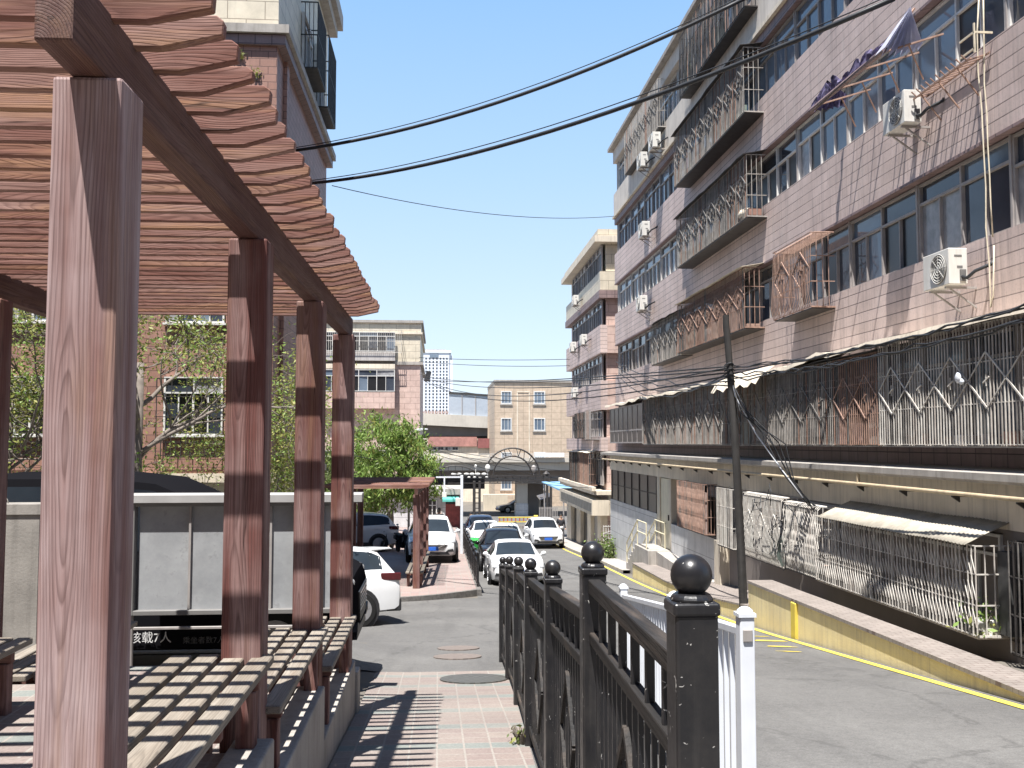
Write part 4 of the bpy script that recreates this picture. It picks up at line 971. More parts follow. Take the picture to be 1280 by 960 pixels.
# cages: near end, far end measured on the photograph
def yX(px, X): return X * FPX / (px - 548)
CX = 7.78
cage(A, yX(943, CX), yX(850, CX), 8.5, 10.2, CX, FX, MT['greyiron'], 'chain', MT['darkiron'], label='long grey cage with diamond chain on the fourth floor', clutter=.5, backing=(MT['dusty'], 0, .2))
cage(A, yX(945, CX), yX(852, CX), 5.75, 7.35, CX, FX, MT['greyiron'], 'chain', MT['darkiron'], label='long grey cage with a pale sack on its end, third floor', clutter=.7, backing=(MT['dusty'], 0, .28))
cage(A, yX(940, CX), yX(852, CX), 2.95, 4.50, CX, FX, MT['rustiron'], 'slash', MT['tan_pl'], label='rusty tan cage under a thin light roof edge, second floor', clutter=.3, backing=(MT['tan_pl'], .0, .5))
cage(A, yX(851, CX), yX(814, CX), 2.9, 4.35, CX + .1, FX, MT['greyiron'], 'chain', MT['darkiron'], label='short grey cage next to the rusty tan one', backing=(MT['dusty'], 0, .4))
cage(A, yX(1028, CX), yX(978, CX), 2.86, 4.45, CX, FX, MT['rustiron'], 'chain', None, roof=False, pitch=.09, label='small rusty bulging cage over one window', dh=.8, clutter=0, bulge=.05)
cage(A, yX(945, 7.9), yX(858, 7.9), 11.4, 13.4, 7.9, FX, MT['darkiron'], 'zig', MT['darkiron'], label='black top floor cage', roof=False, clutter=.6, backing=(MT['darkiron'], 0, .45))
cage(A, yX(822, CX), yX(779, CX), 11.6, 13.4, CX + .2, FX, MT['greyiron'], 'slash', MT['grey_pl'], label='grey cage at the far end of the top floor', roof=False, backing=(MT['dusty'], 0, .6))
# first floor row of cages above the ledge
ROW1 = [(10.6, 16.3, MT['paleiron'], 'slash', .085, 'wide bar cage with white painted bars', .45, None), (16.4, 18.25, MT['rustiron'], 'slash', .09, 'reddish cage beside the wide one', .5, (MT['pinkdark'], .0, .45)), (18.35, 20.5, MT['greyiron'], 'slash', .095, 'grey bar cage', .3, (MT['dusty'], .1, .75)), (20.6, 23.4, MT['greyiron'], 'slash', .1, 'dusty cage behind the leaning pole', .4, (MT['dusty'], .05, .6)),
        (23.5, 30.5, MT['greyiron'], 'chain', .1, 'long cage with diamond pattern', .3, (MT['dusty'], 0, .5)), (30.6, 36, MT['greyiron'], 'chain', .12, 'older grey cage with two diamonds', .2, (MT['dusty'], 0, .9))]
for (a, b, m, di, pt_, lb, cl, bk) in ROW1:
    cage(A, a, b, -.03, 1.62 if a > 16 else 1.72, 7.72, FX, m, di, MT['darkiron'], True, pt_, .016, lb, 0, cl, MT['conc'], .8, bk)
for k in range(9):
    y = 11.2 + k * .55 + random.uniform(-.12, .12); r_ = random.uniform(.06, .1); h_ = random.uniform(.1, .2)
    pm = MB(); pm.lathe((7.95 + random.uniform(-.06, .08), y, -.03), [(r_ * .7, 0), (r_, h_), (r_ * 1.08, h_), (r_ * 1.08, h_ + .02)], 12); pm.build('flower_pot', random.choice([MT['rustiron'], MT['cream'], MT['alu_w'], MT['brick_b']]), A, smooth=40)
sc = MB(); sc.box(7.75, 8.3, 36.1, 43.0, 0, 1.5); sc.build('glazed_balcony', MT['glassd'], A)
sc = MB()
for k in range(8): sc.box(7.735, 7.749, 36.1 + k * .98, 36.16 + k * .98, 0, 1.5)
for z in (0, .5, 1.48): sc.box(7.73, 7.749, 36.1, 43.0, z, z + .05)
sc.build('balcony_frame', MT['alu'], A)
# crumpled pale sheets along the top of the row
sh = MB()
rows = []
for k in range(60):
    y = 10.4 + k * .56; dz = .10 * noise.noise(V(y * .6, 0, 0)) + .05 * noise.noise(V(y * 2.1, 3, 0))
    zb = 1.80 if y < 19 else 1.72
    rows.append([V(7.575 + .05 * noise.noise(V(y, 1, 0)), y, zb - .10 + dz * 1.2), V(7.59 + .05 * noise.noise(V(y, 1, 0)), y, zb - .02 + dz), V(7.68, y, zb - .01 + dz * .5), V(7.95, y, zb + .02), V(8.29, y, zb + .05)])
sh.grid(rows); o = sh.build('canopy_sheet', MT['tan_pl'], A, solid=.015)
o['label'] = 'crumpled pale sheet roof over the first floor cages'
sh = MB(); rows = []
for k in range(14):
    y = 21.6 + k * .28; z_ = 1.70 - .3 * (k % 2) * .4
    rows.append([V(7.28, y, 1.36 + .06 * math.sin(k * 1.9)), V(7.4, y, 1.55), V(7.75, y, 1.80)])
sh.grid(rows); sh.build('tarpaulin', MT['tan_pl'], A, solid=.01)
# ledge, gutter, gas pipe with brackets
MB().prism([(7.62, -.42), (8.3, -.36), (8.3, -.50), (8.1, -.58), (7.66, -.56), (7.62, -.52)], Y0, Y1 + .3, 'y').build('ledge', MT['conc'], A)
pi = MB(); pi.tube([(7.66, Y0, -.745), (7.66, Y1, -.735)], .034, 10); pi.tube([(7.66, 17.1, -.745), (7.66, 17.1, -.45)], .03, 8); pi.build('gas_pipe', M('mustard_pipe', (.52, .42, .28), .6, .15, 3, streak=.4), A, smooth=40)
y = 9.0
while y < Y1:
    MB().prism([(7.64, -.80), (7.64, -.782), (8.02, -.782), (8.02, -.80), (7.76, -.80), (7.76, -.88)], y - .02, y + .02, 'y').build('pipe_bracket', MT['darkiron'], A); y += 1.62
# ground floor walls
GX = 8.0
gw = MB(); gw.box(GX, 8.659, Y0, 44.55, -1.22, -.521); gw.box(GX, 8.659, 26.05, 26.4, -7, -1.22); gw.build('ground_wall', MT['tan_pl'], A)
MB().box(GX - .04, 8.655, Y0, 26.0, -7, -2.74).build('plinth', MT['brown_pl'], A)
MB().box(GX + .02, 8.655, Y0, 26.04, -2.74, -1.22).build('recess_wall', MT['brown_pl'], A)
MB().box(GX, 8.655, 26.42, 32.75, -7, -2.76).build('tiled_plinth', MT['white_t'], A)
MB().box(GX - .25, GX - .001, 26.2, 26.75, -7, -2.72).build('end_pillar', MT['cream'], A)
MB().box(GX, 8.655, 34.9, 44.5, -7, -2.58).build('tiled_plinth', MT['white_t'], A)
for (a, b) in ((28.6, 31.9), ): MB().box(GX + .03, 8.655, a, b, -2.759, -1.221).build('recess_wall', MT['brown_pl'], A)
window(A, (GX + .02, 28.55, -2.74), (0, -1, 0), (-1, 0, 0), 2.1, 1.5, 3, .35, MT['darkiron'], dark=.8, curtain=0)
dw = MB(); dw.box(GX + .03, GX + .07, 35.0, 44.3, -2.575, -1.23); wo = dw.build('shop_window', MT['glassd'], A)
fm = MB()
for k in range(7): fm.box(GX + .0, GX + .029, 35.0 + k * 1.53, 35.07 + k * 1.53, -2.57, -1.23)
fm.box(GX + .0, GX + .029, 35.0, 44.3, -1.9, -1.86); fm.build('frame', MT['darkiron'], wo)
do = MB(); do.box(GX + .04, GX + .09, 33.0, 34.4, -3.7, -1.25); dd = do.build('door', M('cream_door', (.66, .61, .47), .5, .08, 3, streak=.2), A)
MB().box(GX + .0, 8.655, 34.42, 34.89, -7, -1.222).build('door_pier', MT['cream'], A); MB().box(GX + .0, 8.655, 32.76, 32.98, -7, -1.222).build('door_pier', MT['cream'], A)
dh_ = MB(); dh_.box(GX + .0, GX + .04, 33.2, 33.24, -2.7, -2.5); dh_.build('handle', MT['darkiron'], dd)
# ground floor cages
cage(A, yX(884, 7.62), yX(849, 7.62), -2.62, -1.18, 7.62, GX, MT['rustiron'], 'chevron', MT['tan_pl'], roof=False, pitch=.1, label='brownish sheeted cage', backing=(M('brown_sheeting', (.34, .25, .22), .7, .3, 6, streak=.6), 0, 1))
cage(A, 24.6, 26.0, -2.75, -1.2, 7.62, GX, MT['paleiron'], None, roof=False, pitch=.09, label='narrow pale cage beside the leaning pole', backing=(MT['dusty'], 0, .35))
cage(A, yX(983, 7.5), yX(934, 7.5), -2.72, -1.2, 7.5, GX, MT['paleiron'], 'chain', MT['conc'], roof=False, pitch=.085, th=.018, bulge=.12, label='bulging pale cage tangled with cables', clutter=.4, backing=(MT['dusty'], 0, .4))
cage(A, yX(1030, 7.5), yX(986, 7.5), -2.68, -1.26, 7.5, GX, MT['paleiron'], 'chevron', roof=False, pitch=.085, th=.018, bulge=.06, label='pale cage with curved bar tops', clutter=.5, backing=(MT['dusty'], 0, .25))
c5 = cage(A, yX(1236, 7.42), yX(1031, 7.5), -2.68, -1.42, 7.45, GX, MT['paleiron'], 'chevron', None, roof=False, pitch=.10, th=.016, label='long pale cage with chevron bars under the corrugated canopy', clutter=.6, floor_mat=MT['tan_pl'], backing=(MT['dusty'], .0, .12))
cage(A, Y0 + 1, 12.4, -2.78, -1.3, 7.6, GX, MT['darkiron'], None, roof=False, pitch=.11, label='dark cage at the near end of the ground floor', clutter=.2)
for (a, b) in ((5.6, 8.2), (8.4, 12.2), (13.2, 15.6), (15.8, 18.6), (18.9, 21.6), (22, 24.4)):
    window(A, (GX + .0, b, -2.6), (0, -1, 0), (-1, 0, 0), b - a, 1.3, 4, .3, MT['alu_w'], dark=.35, curtain=.3)
cn = MB(); rows = []
ya, yb = 13.0, 18.25; n_ = 210
for k in range(n_ + 1):
    y = ya + (yb - ya) * k / n_; w_ = .008 * math.sin(k * math.pi / 2) + .03 * noise.noise(V(y * .7, 0, 5))
    rows.append([V(7.33, y, -1.42 + w_), V(7.62, y, -1.28 + w_), V(8.0, y, -1.12 + w_)])
cn.grid(rows); o = cn.build('corrugated_canopy', M('weathered_corrugated_sheet', (.40, .365, .30), .75, .2, 3, streak=.4, dirt=(.2, .17, .14)), A, solid=.006, smooth=True); o['label'] = 'cream corrugated canopy over the long ground floor cage'
# condenser standing inside the end of the long cage, with a pot plant
acb = MB(); acb.box(7.78, 7.97, 12.72, 12.96, -2.64, -1.5); acb.build('louvre', MT['fan_dark'], A)
# stair and railing up to the door
stt = thing('entrance_stairs', 'concrete entrance steps with thin cream handrails against the white tiled wall', 'stairs', (7.6, 35.5, -4.6), world=True)
sb = MB(); n_ = 6; zt = -3.7
for k in range(n_):
    z = zt - k * .17; sb.box(7.22, 7.99, 34.0 + .9 + k * .32 if k else 32.9, 34.9 + (k + 1) * .32, -6.5, z)
sb.build('steps', MT['conc'], stt, bevel=.01)
rm_ = MB(); rm_.prism([(26.9, -5.4), (32.88, -5.4), (32.88, -3.72), (27.0, -3.98)], 7.5, 7.99, 'x'); rm_.build('side_ramp', MT['conc'], stt)
cm = M('cream_handrail', (.66, .60, .42), .5, .08, 3)
for x in (7.27, 7.93):
    for dz in (.9, .5): MB().tube([(x, 33.4, zt + dz), (x, 34.9, zt + dz), (x, 36.9, zt + dz - 1.02), (x, 36.9, zt - 1.1)], .024, 8).build('handrail', cm, stt, smooth=40)
    for y, z in ((33.4, zt), (34.9, zt), (35.9, zt - .5)): MB().tube([(x, y, z), (x, y, z + .9 - (0 if y < 35 else .02))], .02, 8).build('baluster', cm, stt, smooth=40)

# yellow kerb wall with paved top, rising beside the wall (several lengths)
kw = thing('kerb_wall', 'yellow painted kerb wall with brown paved top along the road', 'kerb wall', (6.3, 15, -3), world=True)
def kx(y): return road_right(y) + .02
bd = MB(); cp = MB(); y = 3.0
while y < 19.35:
    y2 = min(19.4, y + .55)
    f = lambda q: -2.54 - .027 * (q - 10)
    for (mb, x0, x1, z0, z1) in ((bd, 0, .46, -9, -.05), (cp, -.03, .50, -.05, 0)):
        q = [(kx(y) + x0, y), (kx(y2) + x0, y2), (kx(y2) + x1, y2), (kx(y) + x1, y)]
        lo = [(a, b, G(b) - .3 if z0 == -9 else f(b) + z0 - .001 * 0) for a, b in q]; hi = [(a, b, f(b) + z1) for a, b in q]
        mb._add(lo + hi, [(0, 1, 5, 4), (1, 2, 6, 5), (2, 3, 7, 6), (3, 0, 4, 7), (4, 5, 6, 7), (3, 2, 1, 0)])
    y = y2
bd.build('body', MT['ypaint'], kw); cp.build('coping', MT['capst'], kw)
ps = MB(); y = 16.4; ps.box(kx(y) - .05, kx(y) + .02, y, y + .22, G(y) - .1, -2.54 - .027 * 6.4 - .06); ps.build('buttress', MT['ypaint2'], kw, bevel=.01)
# lower stretch of ramp and wall behind it
rw = thing('ramp_wall', 'low yellow ramp wall with paved slope beyond the leaning pole', 'ramp', (6.6, 25, -4), world=True)
b2 = MB(); t2 = MB(); y = 19.45
while y < 33.8:
    y2 = min(34, y + .8); f = lambda q: lerp_tab([(19, -3.26), (23, -3.68), (28, -4.02), (34, -4.22)], q)
    q = [(kx(y), y), (kx(y2), y2), (7.99, y2), (7.99, y)]
    b2._add([(a, b, G(b) - .5) for a, b in q] + [(a, b, f(b) - .03) for a, b in q], [(0, 1, 5, 4), (3, 0, 4, 7), (1, 2, 6, 5)])
    t2._add([(a - (.02 if i < 2 else 0), b, f(b)) for i, (a, b) in enumerate(q)] + [(a - (.02 if i < 2 else 0), b, f(b) - .04) for i, (a, b) in enumerate(q)], [(0, 1, 2, 3), (0, 1, 5, 4), (3, 0, 4, 7)])
    y = y2
b2.build('body', MT['ypaint'], rw); t2.build('paved_top', MT['capst'], rw)

# ---------------------------------------------------------------- air conditioners (each its own thing)
def ac(px, py, X, label, s=1.0, rz=0):
    p = atX(px, py, X)
    t = thing('air_conditioner', label, 'air conditioner', (X, p.y, p.z), rz, 'air conditioners on the facades')
    L, D, H = .78 * s, .30 * s, .56 * s
    MB().box(-D / 2, D / 2, -L / 2, L / 2, -H / 2, H / 2).build('body', MT['acw'], t, bevel=.012, seg=2)
    f = MB(); f.lathe((-D / 2 - .001, -L * .13, 0), [(H * .42, .0), (H * .42, -.012), (H * .38, -.014), (H * .1, -.006)], 28, 'x'); fo = f.build('fan_grille', MT['acdark'], t)
    rg = MB()
    for r_ in (.1, .18, .26, .34, .40):
        rg.tube([(-D / 2 - .02, -L * .13 + H * r_ * math.cos(k / 24 * math.tau), H * r_ * math.sin(k / 24 * math.tau)) for k in range(25)], .005, 4, cap=False)
    for k in range(4): a = k / 4 * math.pi; rg.bar((-D / 2 - .02, -L * .13 - H * .41 * math.cos(a), -H * .41 * math.sin(a)), (-D / 2 - .02, -L * .13 + H * .41 * math.cos(a), H * .41 * math.sin(a)), .008)
    rg.build('rings', MT['acw'], fo)
    sp = MB(); sp.box(-.06, .06, -L / 2 - .004, -L / 2 - .001, H * .26, H * .31); sp.box(-.02, .07, -L / 2 - .004, -L / 2 - .001, -.03, .005); sp.box(.02, .11, -L / 2 - .03, -L / 2 - .002, -H * .42, -H * .1); sp.build('side_vents', MT['acdark'], t)
    for y in (-L * .3, L * .3):
        bk = MB(); bk.bar((-D / 2 + .02, y, -H / 2 - .03), (FX - X, y, -H / 2 - .03), .035); bk.bar((-.05, y, -H / 2 - .05), (FX - X, y, -H / 2 - .34), .025)
        bk.build('bracket', MT['alu'], t)
    pi = MB(); pi.tube([(.05, -L / 2 - .02, -H * .3), (.08, -L / 2 - .1, -H * .36), (.15, -L / 2 - .2, -H * .2), (FX - X - .02, -L / 2 - .32, -.02), (FX - X, -L / 2 - .32, .02)], .028, 8); pi.build('pipe', MT['cable'], t, smooth=True)
    return t
ac(1181, 338, 7.93, 'big white air conditioner with black pipe, below the second floor windows')
ac(1127, 142, 7.93, 'white air conditioner hanging under the torn awning')
ac(818, 178, 7.93, 'white air conditioner under the top floor windows, next to the tall dark cage')
ac(803, 202, 7.93, 'small white air conditioner beside the grey top floor cage')
ac(805, 288, 7.93, 'white air conditioner on the fourth floor band, near the far corner')
ac(802, 380, 7.93, 'white air conditioner on the bracket shelf of the third floor, near the far corner')
ac(716, 434, 7.95, 'white air conditioner on the farther block, upper of the two at its left edge')
ac(729, 425, 7.95, 'white air conditioner on the farther block, close under its row of windows')
ac(718, 491, 7.95, 'white air conditioner on the farther block, lower of the two at its left edge')
ac(719, 376, 7.95, 'white air conditioner on the grey top band of the farther block')

# ---------------------------------------------------------------- farther right block
B = thing('apartment_block', 'farther lower pink and cream block with shop sign and canopy', 'apartment block', (12, 55, -6), world=True)
BY0, BY1 = 49.0, 62.0
MB().box(8.66, 20, BY0 + .02, BY1, -7.5, 7.5).build('wall', MT['peach'], B)
MB().box(8.66, 20, BY0 + .02, BY1, 7.5, 10.7).build('upper_wall', MT['cream2'], B)
for (za, zb, m) in ((-.4, .30, 'pink'), (1.72, 3.22, 'pink'), (4.65, 6.1, 'pink'), (7.9, 8.9, 'cream2')):
    MB().box(FX, 8.66, BY0 - .25, BY1, za, zb).build('spandrel_band', MT[m], B)
    MB().box(8.66, 11, BY0 - .25, BY0 + .018, za, zb).build('end_band', MT['peach' if m == 'pink' else m], B)
MB().box(FX - .06, 11, BY0 - .3, BY1 + .05, 7.5, 7.898).build('band_edge', MT['pinkdark'], B)
MB().box(FX - .3, 20.2, BY0 - .45, BY1 + .2, 10.4, 10.72).build('cornice', MT['tan_pl'], B)
MB().box(FX - .1, 20, BY0 - .25, BY1, 10.722, 11.1).build('parapet', MT['cream2'], B)
for (za, zb) in ((.30, 1.70), (3.22, 4.63), (6.1, 7.49), (8.9, 10.39), (-2.2, -.42)):
    y = BY0 + .2
    while y < BY1 - 2.2:
        window(B, (WX, y + 2.6, za + .02), (0, -1, 0), (-1, 0, 0), 2.6, zb - za - .05, 4, .4, MT['alu'], dark=.3, curtain=.2); y += 2.75
cage(B, 50, 53.2, -2.2, -.5, 7.85, FX, MT['rustiron'], None, MT['tan_pl'], pitch=.13, label='tan cage above the shop sign', backing=(MT['dusty'], 0, .6))
cage(B, 53.4, 57.5, -2.2, -.5, 7.85, FX, MT['darkiron'], None, MT['darkiron'], pitch=.13, label='dark cage above the shop sign')
cage(B, 49.2, 51.2, .2, 1.75, 7.85, FX, MT['alu'], None, MT['alu'], roof=False, pitch=.14, label='white framed bay cage at the corner', backing=(MT['alu_w'], .0, .3))
cage(B, 51.6, 55.5, .3, 1.7, 7.9, FX, MT['darkiron'], 'slash', MT['darkiron'], roof=False, pitch=.13, label='dark cage on the first floor')
cy = MB(); cy.box(7.85, 11, BY0 - .6, BY1, -2.62, -2.42); cy.box(7.75, 7.95, BY0 - .7, BY1, -2.42, -2.22); cy.build('canopy', MT['tan_pl'], B)
sg = MB(); sg.box(7.78, 8.65, BY0 - .55, BY1 - .4, -3.66, -2.88); so = sg.build('sign_box', MT['cream'], B)
sp = MB()
for k in range(4): a = BY0 - .3 + k * 3.05; sp.box(7.755, 7.779, a, a + 2.9, -3.5, -3.05)
sp.build('sign_panel', M('dark_sign_panel', (.10, .105, .105), .4, .4, 3), so)
for (a, b) in ((0, 1.0), (3.2, 4.4), (7, 8.6), (11, 13)): MB().box(8.3, 8.66, BY0 + a, BY0 + b, -7.5, -3.66).build('shop_column', MT['tan_pl'], B)
for (a, b) in ((1.0, 3.2), (4.4, 7), (8.6, 11)): MB().box(8.5, 8.64, BY0 + a, BY0 + b, -7.2, -3.67).build('shop_door', MT['glassd'] if a > 4 else MT['alu'], B)
MB().box(8.66, 11, BY0 - .5, BY0 + .01, -3.66, -2.63).build('sign_end', MT['cream2'], B)

# ---------------------------------------------------------------- left brick block behind the pergola
Lb = thing('brick_building', 'tall red brown brick block with cream upper storeys behind the pergola', 'apartment block', (-10, 30, -4), world=True)
qx = atY(340, 560, 24.5).x; LX = qx; LY0 = 24.5; LY1 = 35.2
zc = (554 - 33) * 24.5 / 1200
MB().box(-26, LX, LY0, LY1, -.75, zc - .5).build('wall', MT['brick_b'], Lb)
MB().box(-26, LX - .001, LY0 + .001, LY1 - .001, zc, zc + 4.6).build('upper_wall', MT['cream2'], Lb)
MB().box(-26, LX + .22, LY0 - .22, LY1 + .12, zc - .5, zc - .22).build('cornice', MT['pinkdark'], Lb)
MB().box(-26, LX + .32, LY0 - .32, LY1 + .2, zc - .22, zc).build('cornice', MT['conc'], Lb)
MB().box(-26, LX + .12, LY0 - .12, LY1 + .08, -.75 - .22, -.75).build('base_moulding', MT['cream'], Lb)
MB().box(-26, LX + .02, LY0 - .02, LY1, -5.5, -.97).build('plinth', MT['cream'], Lb)
MB().box(-26, LX + .3, LY0 - .3, LY1 + .5, zc + 4.6, zc + 4.95).build('cornice', MT['conc'], Lb)
MB().box(-26, LX + .48, LY0 - .5, LY1 + .7, zc + 4.95, zc + 5.5).build('roof', MT['conc'], Lb)
for xx in (LX - 1.12, ):
    MB().box(xx - .05, xx, LY0 - .1, LY0 - .002, -.75, zc - .501).build('wall_rib', MT['brick_b'], Lb); 
MB().box(xx, LX + .002, LY0 - .12, LY0 - .003, -.749, zc - .502).build('corner_pier', MT['brick_b'], Lb)
MB().box(LX + .003, LX + .1, LY0 + .9, LY0 + 1.3, -.749, zc - .502).build('corner_pier', MT['brick_b'], Lb)
nb_ = 0
for z in (.2, 3.0, 5.8, 8.0):
    for px in (243, 40, -120):
        xx = atY(px, 500, LY0).x
        window(Lb, (xx - .72, LY0 - .01, z), (1, 0, 0), (0, -1, 0), 1.44, 1.45, 4, .4, MT['alu_w'], dark=.5, curtain=.1, sill=True, proud=.075)
for z in (.15, ):
    for px in (243, 40):
        xx = atY(px, 500, LY0).x; gb = MB()
        for k in range(15): gb.bar((xx - .85 + k * .121, LY0 - .25, z - .5), (xx - .85 + k * .121, LY0 - .25, z + 1.45 if k % 3 == 0 else z - .1), .02)
        for zz in (-.45, -.12, .5, 1.0, 1.45): gb.bar((xx - .85, LY0 - .25, z + zz), (xx + .85, LY0 - .25, z + zz), .02)
        for sx in (-.85, .85): gb.bar((xx + sx, LY0 - .25, z - .45), (xx + sx, LY0, z - .45), .02); gb.bar((xx + sx, LY0 - .25, z + 1.45), (xx + sx, LY0, z + 1.45), .02)
        gb.build('window_grille', MT['darkiron'], Lb, normals=False)
for (y0_, y1_, z0_, z1_) in ((28.4, 30.4, 11.2, 13.2), (31.2, 33.4, 11.0, 13.4)):
    gb = MB()
    for k in range(16): y = y0_ + (y1_ - y0_) * k / 15; gb.bar((LX + .5, y, z0_), (LX + .5, y, z1_), .025)
    for z in (z0_, (z0_ + z1_) / 2, z1_):
        gb.bar((LX + .5, y0_, z), (LX + .5, y1_, z), .03)
        for y in (y0_, y1_): gb.bar((LX, y, z), (LX + .5, y, z), .03)
    for k in range(1, 4): gb.bar((LX + k * .125, y0_, z0_), (LX + k * .125, y0_, z1_), .02)
    o = gb.build('window_cage', MT['darkiron'], Lb, normals=False)
    MB().box(LX + .02, LX + .48, y0_, y1_, z0_ - .03, z0_ - .005).build('cage_floor', MT['darkiron'], o)
    window(Lb, (LX + .002, y0_ + .1, z0_ + .15), (0, 1, 0), (1, 0, 0), y1_ - y0_ - .2, z1_ - z0_ - .4, 3, .4, MT['alu_w'], dark=.4, proud=.075)
for z in (.4, 3.2, 6.0): window(Lb, (LX + .002, 31.5, z), (0, 1, 0), (1, 0, 0), 1.1, 1.4, 2, .35, MT['alu_w'], dark=.6, proud=.075)

# ---------------------------------------------------------------- second left block (cream and pink, caged top window)
C2 = thing('apartment_block', 'cream and pink block with caged top window, seen past the last pergola post', 'apartment block', (-8, 72, -6), world=True)
CY0 = 68.0; sx = lambda px: (px - 548) * CY0 / FPX + .1; sz = lambda py: (554 - py) * CY0 / FPX + .0
x1 = atY(525, 500, CY0).x; x0 = -16
top = atY(500, 402, CY0).z; zs = [atY(500, y, CY0).z for y in (415, 441, 452, 456, 466, 490, 494, 509)]
MB().box(x0, x1, CY0, CY0 + 14, atY(500, 456, CY0).z, top - .9).build('upper_wall', MT['cream2'], C2)
MB().box(x0, x1, CY0, CY0 + 14, -7.5, atY(500, 456, CY0).z - .002).build('wall', MT['peach'], C2)
MB().box(x0, x1 + .15, CY0 - .15, CY0 + 14, top - .9, top - .75).build('cornice', MT['tan_pl'], C2)
MB().box(x0, x1 + .05, CY0 - .05, CY0 + 14, top - .748, top - .1).build('parapet', MT['cream2'], C2)
MB().box(x0, x1 + .2, CY0 - .2, CY0 + 14.2, top - .098, top + .08).build('roof', MT['conc'], C2)
MB().box(x0, x1 + .2, CY0 - .12, CY0 + 14, atY(500, 456, CY0).z, atY(500, 452, CY0).z).build('cornice', MT['conc'], C2)
xb = atY(494, 480, CY0).x
for (pa, pb, m) in ((441, 452, 'grey_pl'), (456, 462, 'tan_pl'), (491, 511, 'peach')):
    MB().box(xb - 5, xb, CY0 - .7, CY0 - .002, atY(500, pb, CY0).z + .002, atY(500, pa, CY0).z - .002).build('balcony_band', MT[m], C2)
window(C2, (xb - 5, CY0 - .6, atY(500, 490, CY0).z), (1, 0, 0), (0, -1, 0), 5, atY(500, 463, CY0).z - atY(500, 490, CY0).z, 8, .45, MT['alu_w'], dark=.5, proud=.075)
window(C2, (xb - 5, CY0 - .3, atY(500, 440, CY0).z), (1, 0, 0), (0, -1, 0), 5, atY(500, 416, CY0).z - atY(500, 440, CY0).z, 8, .3, MT['alu_w'], dark=.5, proud=.075)
gb = MB(); za, zb = atY(500, 442, CY0).z, atY(500, 414, CY0).z; xr = atY(502, 430, CY0).x
for k in range(40): x = xb - 5 + (xr - xb + 5) * k / 39; gb.bar((x, CY0 - .8, za), (x, CY0 - .8, zb), .022)
for z in (za, (za + zb) / 2, zb): gb.bar((xb - 5, CY0 - .8, z), (xr, CY0 - .8, z), .03); gb.bar((xr, CY0 - .8, z), (xr, CY0, z), .03)
gb.build('window_cage', MT['paleiron'], C2, normals=False)
for z in (-2.0, -5): window(C2, (xb - 5, CY0 - .05, z), (1, 0, 0), (0, -1, 0), 4.5, 1.5, 7, .4, MT['alu_w'], dark=.5, proud=.075)

# shop front behind the plaza: white wall, dark door, red shutter, teal awning
sf = thing('shop_building', 'low white shop with dark door, red boarded shutter and teal awning', 'shop', (-.5, 62, P(62)), world=True)
SY = 62.0; Z = lambda py: atY(550, py, SY).z; X = lambda px: atY(px, 640, SY).x; zg = P(62) - 1.6
MB().box(-9, X(577), SY, SY + 5.5, zg, Z(618)).build('wall', MT['white_t'], sf)
MB().box(-9, X(578), SY - .4, SY + 5.5, Z(618), Z(611)).build('roof', MT['conc'], sf)
d = MB(); d.box(X(535), X(546), SY - .05, SY - .002, zg, Z(625)); do = d.build('door', MT['glassd'], sf)
d = MB()
for px in (535, 540.3, 545.5): d.box(X(px) - .03, X(px) + .03, SY - .08, SY - .051, zg, Z(625))
d.box(X(535), X(546), SY - .085, SY - .052, Z(632), Z(631)); d.build('frame', MT['alu_w'], do)
d = MB(); d.box(X(557), X(575), SY - .06, SY - .002, zg, Z(630)); do = d.build('shutter', M('red_board', (.26, .065, .06), .6, .25, 4, streak=.3), sf)
d = MB(); d.box(X(557), X(572), SY - .12, SY - .003, Z(630) + .003, Z(626)); d.build('lintel', MT['glassd'], sf)
d = MB(); d.prism([(SY - .002, Z(619.5)), (SY - 1.0, Z(623)), (SY - 1.0, Z(626)), (SY - .002, Z(625))], X(553), X(573)); d.build('awning', M('teal_awning', (.12, .48, .42), .6, .1, 3), sf)
d = MB(); d.box(X(547.5), X(553), SY - .03, SY - .002, zg, Z(620)); d.build('pilaster', MT['grey_pl'], sf)

# ---------------------------------------------------------------- far beige block, bridge, overpass, tower
FB = thing('office_building', 'plain beige panelled block with two columns of windows beyond the bridge', 'building', (12, 120, -8), world=True)
BY = 116.0
X = lambda px: atY(px, 540, BY).x; Z = lambda py: atY(660, py, BY).z
MB().box(X(618), X(740), BY, BY + 16, -9, Z(478)).build('wall', MT['beige_t'], FB)
MB().box(X(617.5), X(741), BY - .15, BY + 16, Z(478), Z(475)).build('roof', MT['conc'], FB)
for py0, py1 in ((489, 505), (522.5, 538.5), (565, 580), (596, 612)):
    for pa, pb in ((626, 639.5), (667, 681.5)):
        window(FB, (X(pa), BY - .01, Z(py1)), (1, 0, 0), (0, -1, 0), X(pb) - X(pa), Z(py0) - Z(py1), 3, 0, MT['alu_w'], dark=.2, curtain=.1, fw=.12, plain=1, proud=.075)
        MB().box(X(pa) - .1, X(pb) + .1, BY - .12, BY - .002, Z(py1 + 1.6), Z(py1) - .001).build('sill', MT['conc'], FB)
for px in (646, 661): MB().box(X(px), X(px) + .12, BY - .06, BY - .001, Z(575), Z(489)).build('rib', MT['tan_pl'], FB)
MB().box(X(646), X(662), BY - .08, BY - .061, Z(490), Z(489)).build('rib', MT['tan_pl'], FB)
MB().box(X(625), X(668), BY - 3, BY - .001, Z(630), Z(617)).build('bay', MT['beige_t'], FB)
d = MB(); d.box(X(600), X(628), BY - 9, BY - 8, -9, Z(613)); solo(d, 'boundary_wall', MT['cream'], 'long pale wall seen under the bridge beside the gate column', 'wall', (X(610), BY - 8, -8))

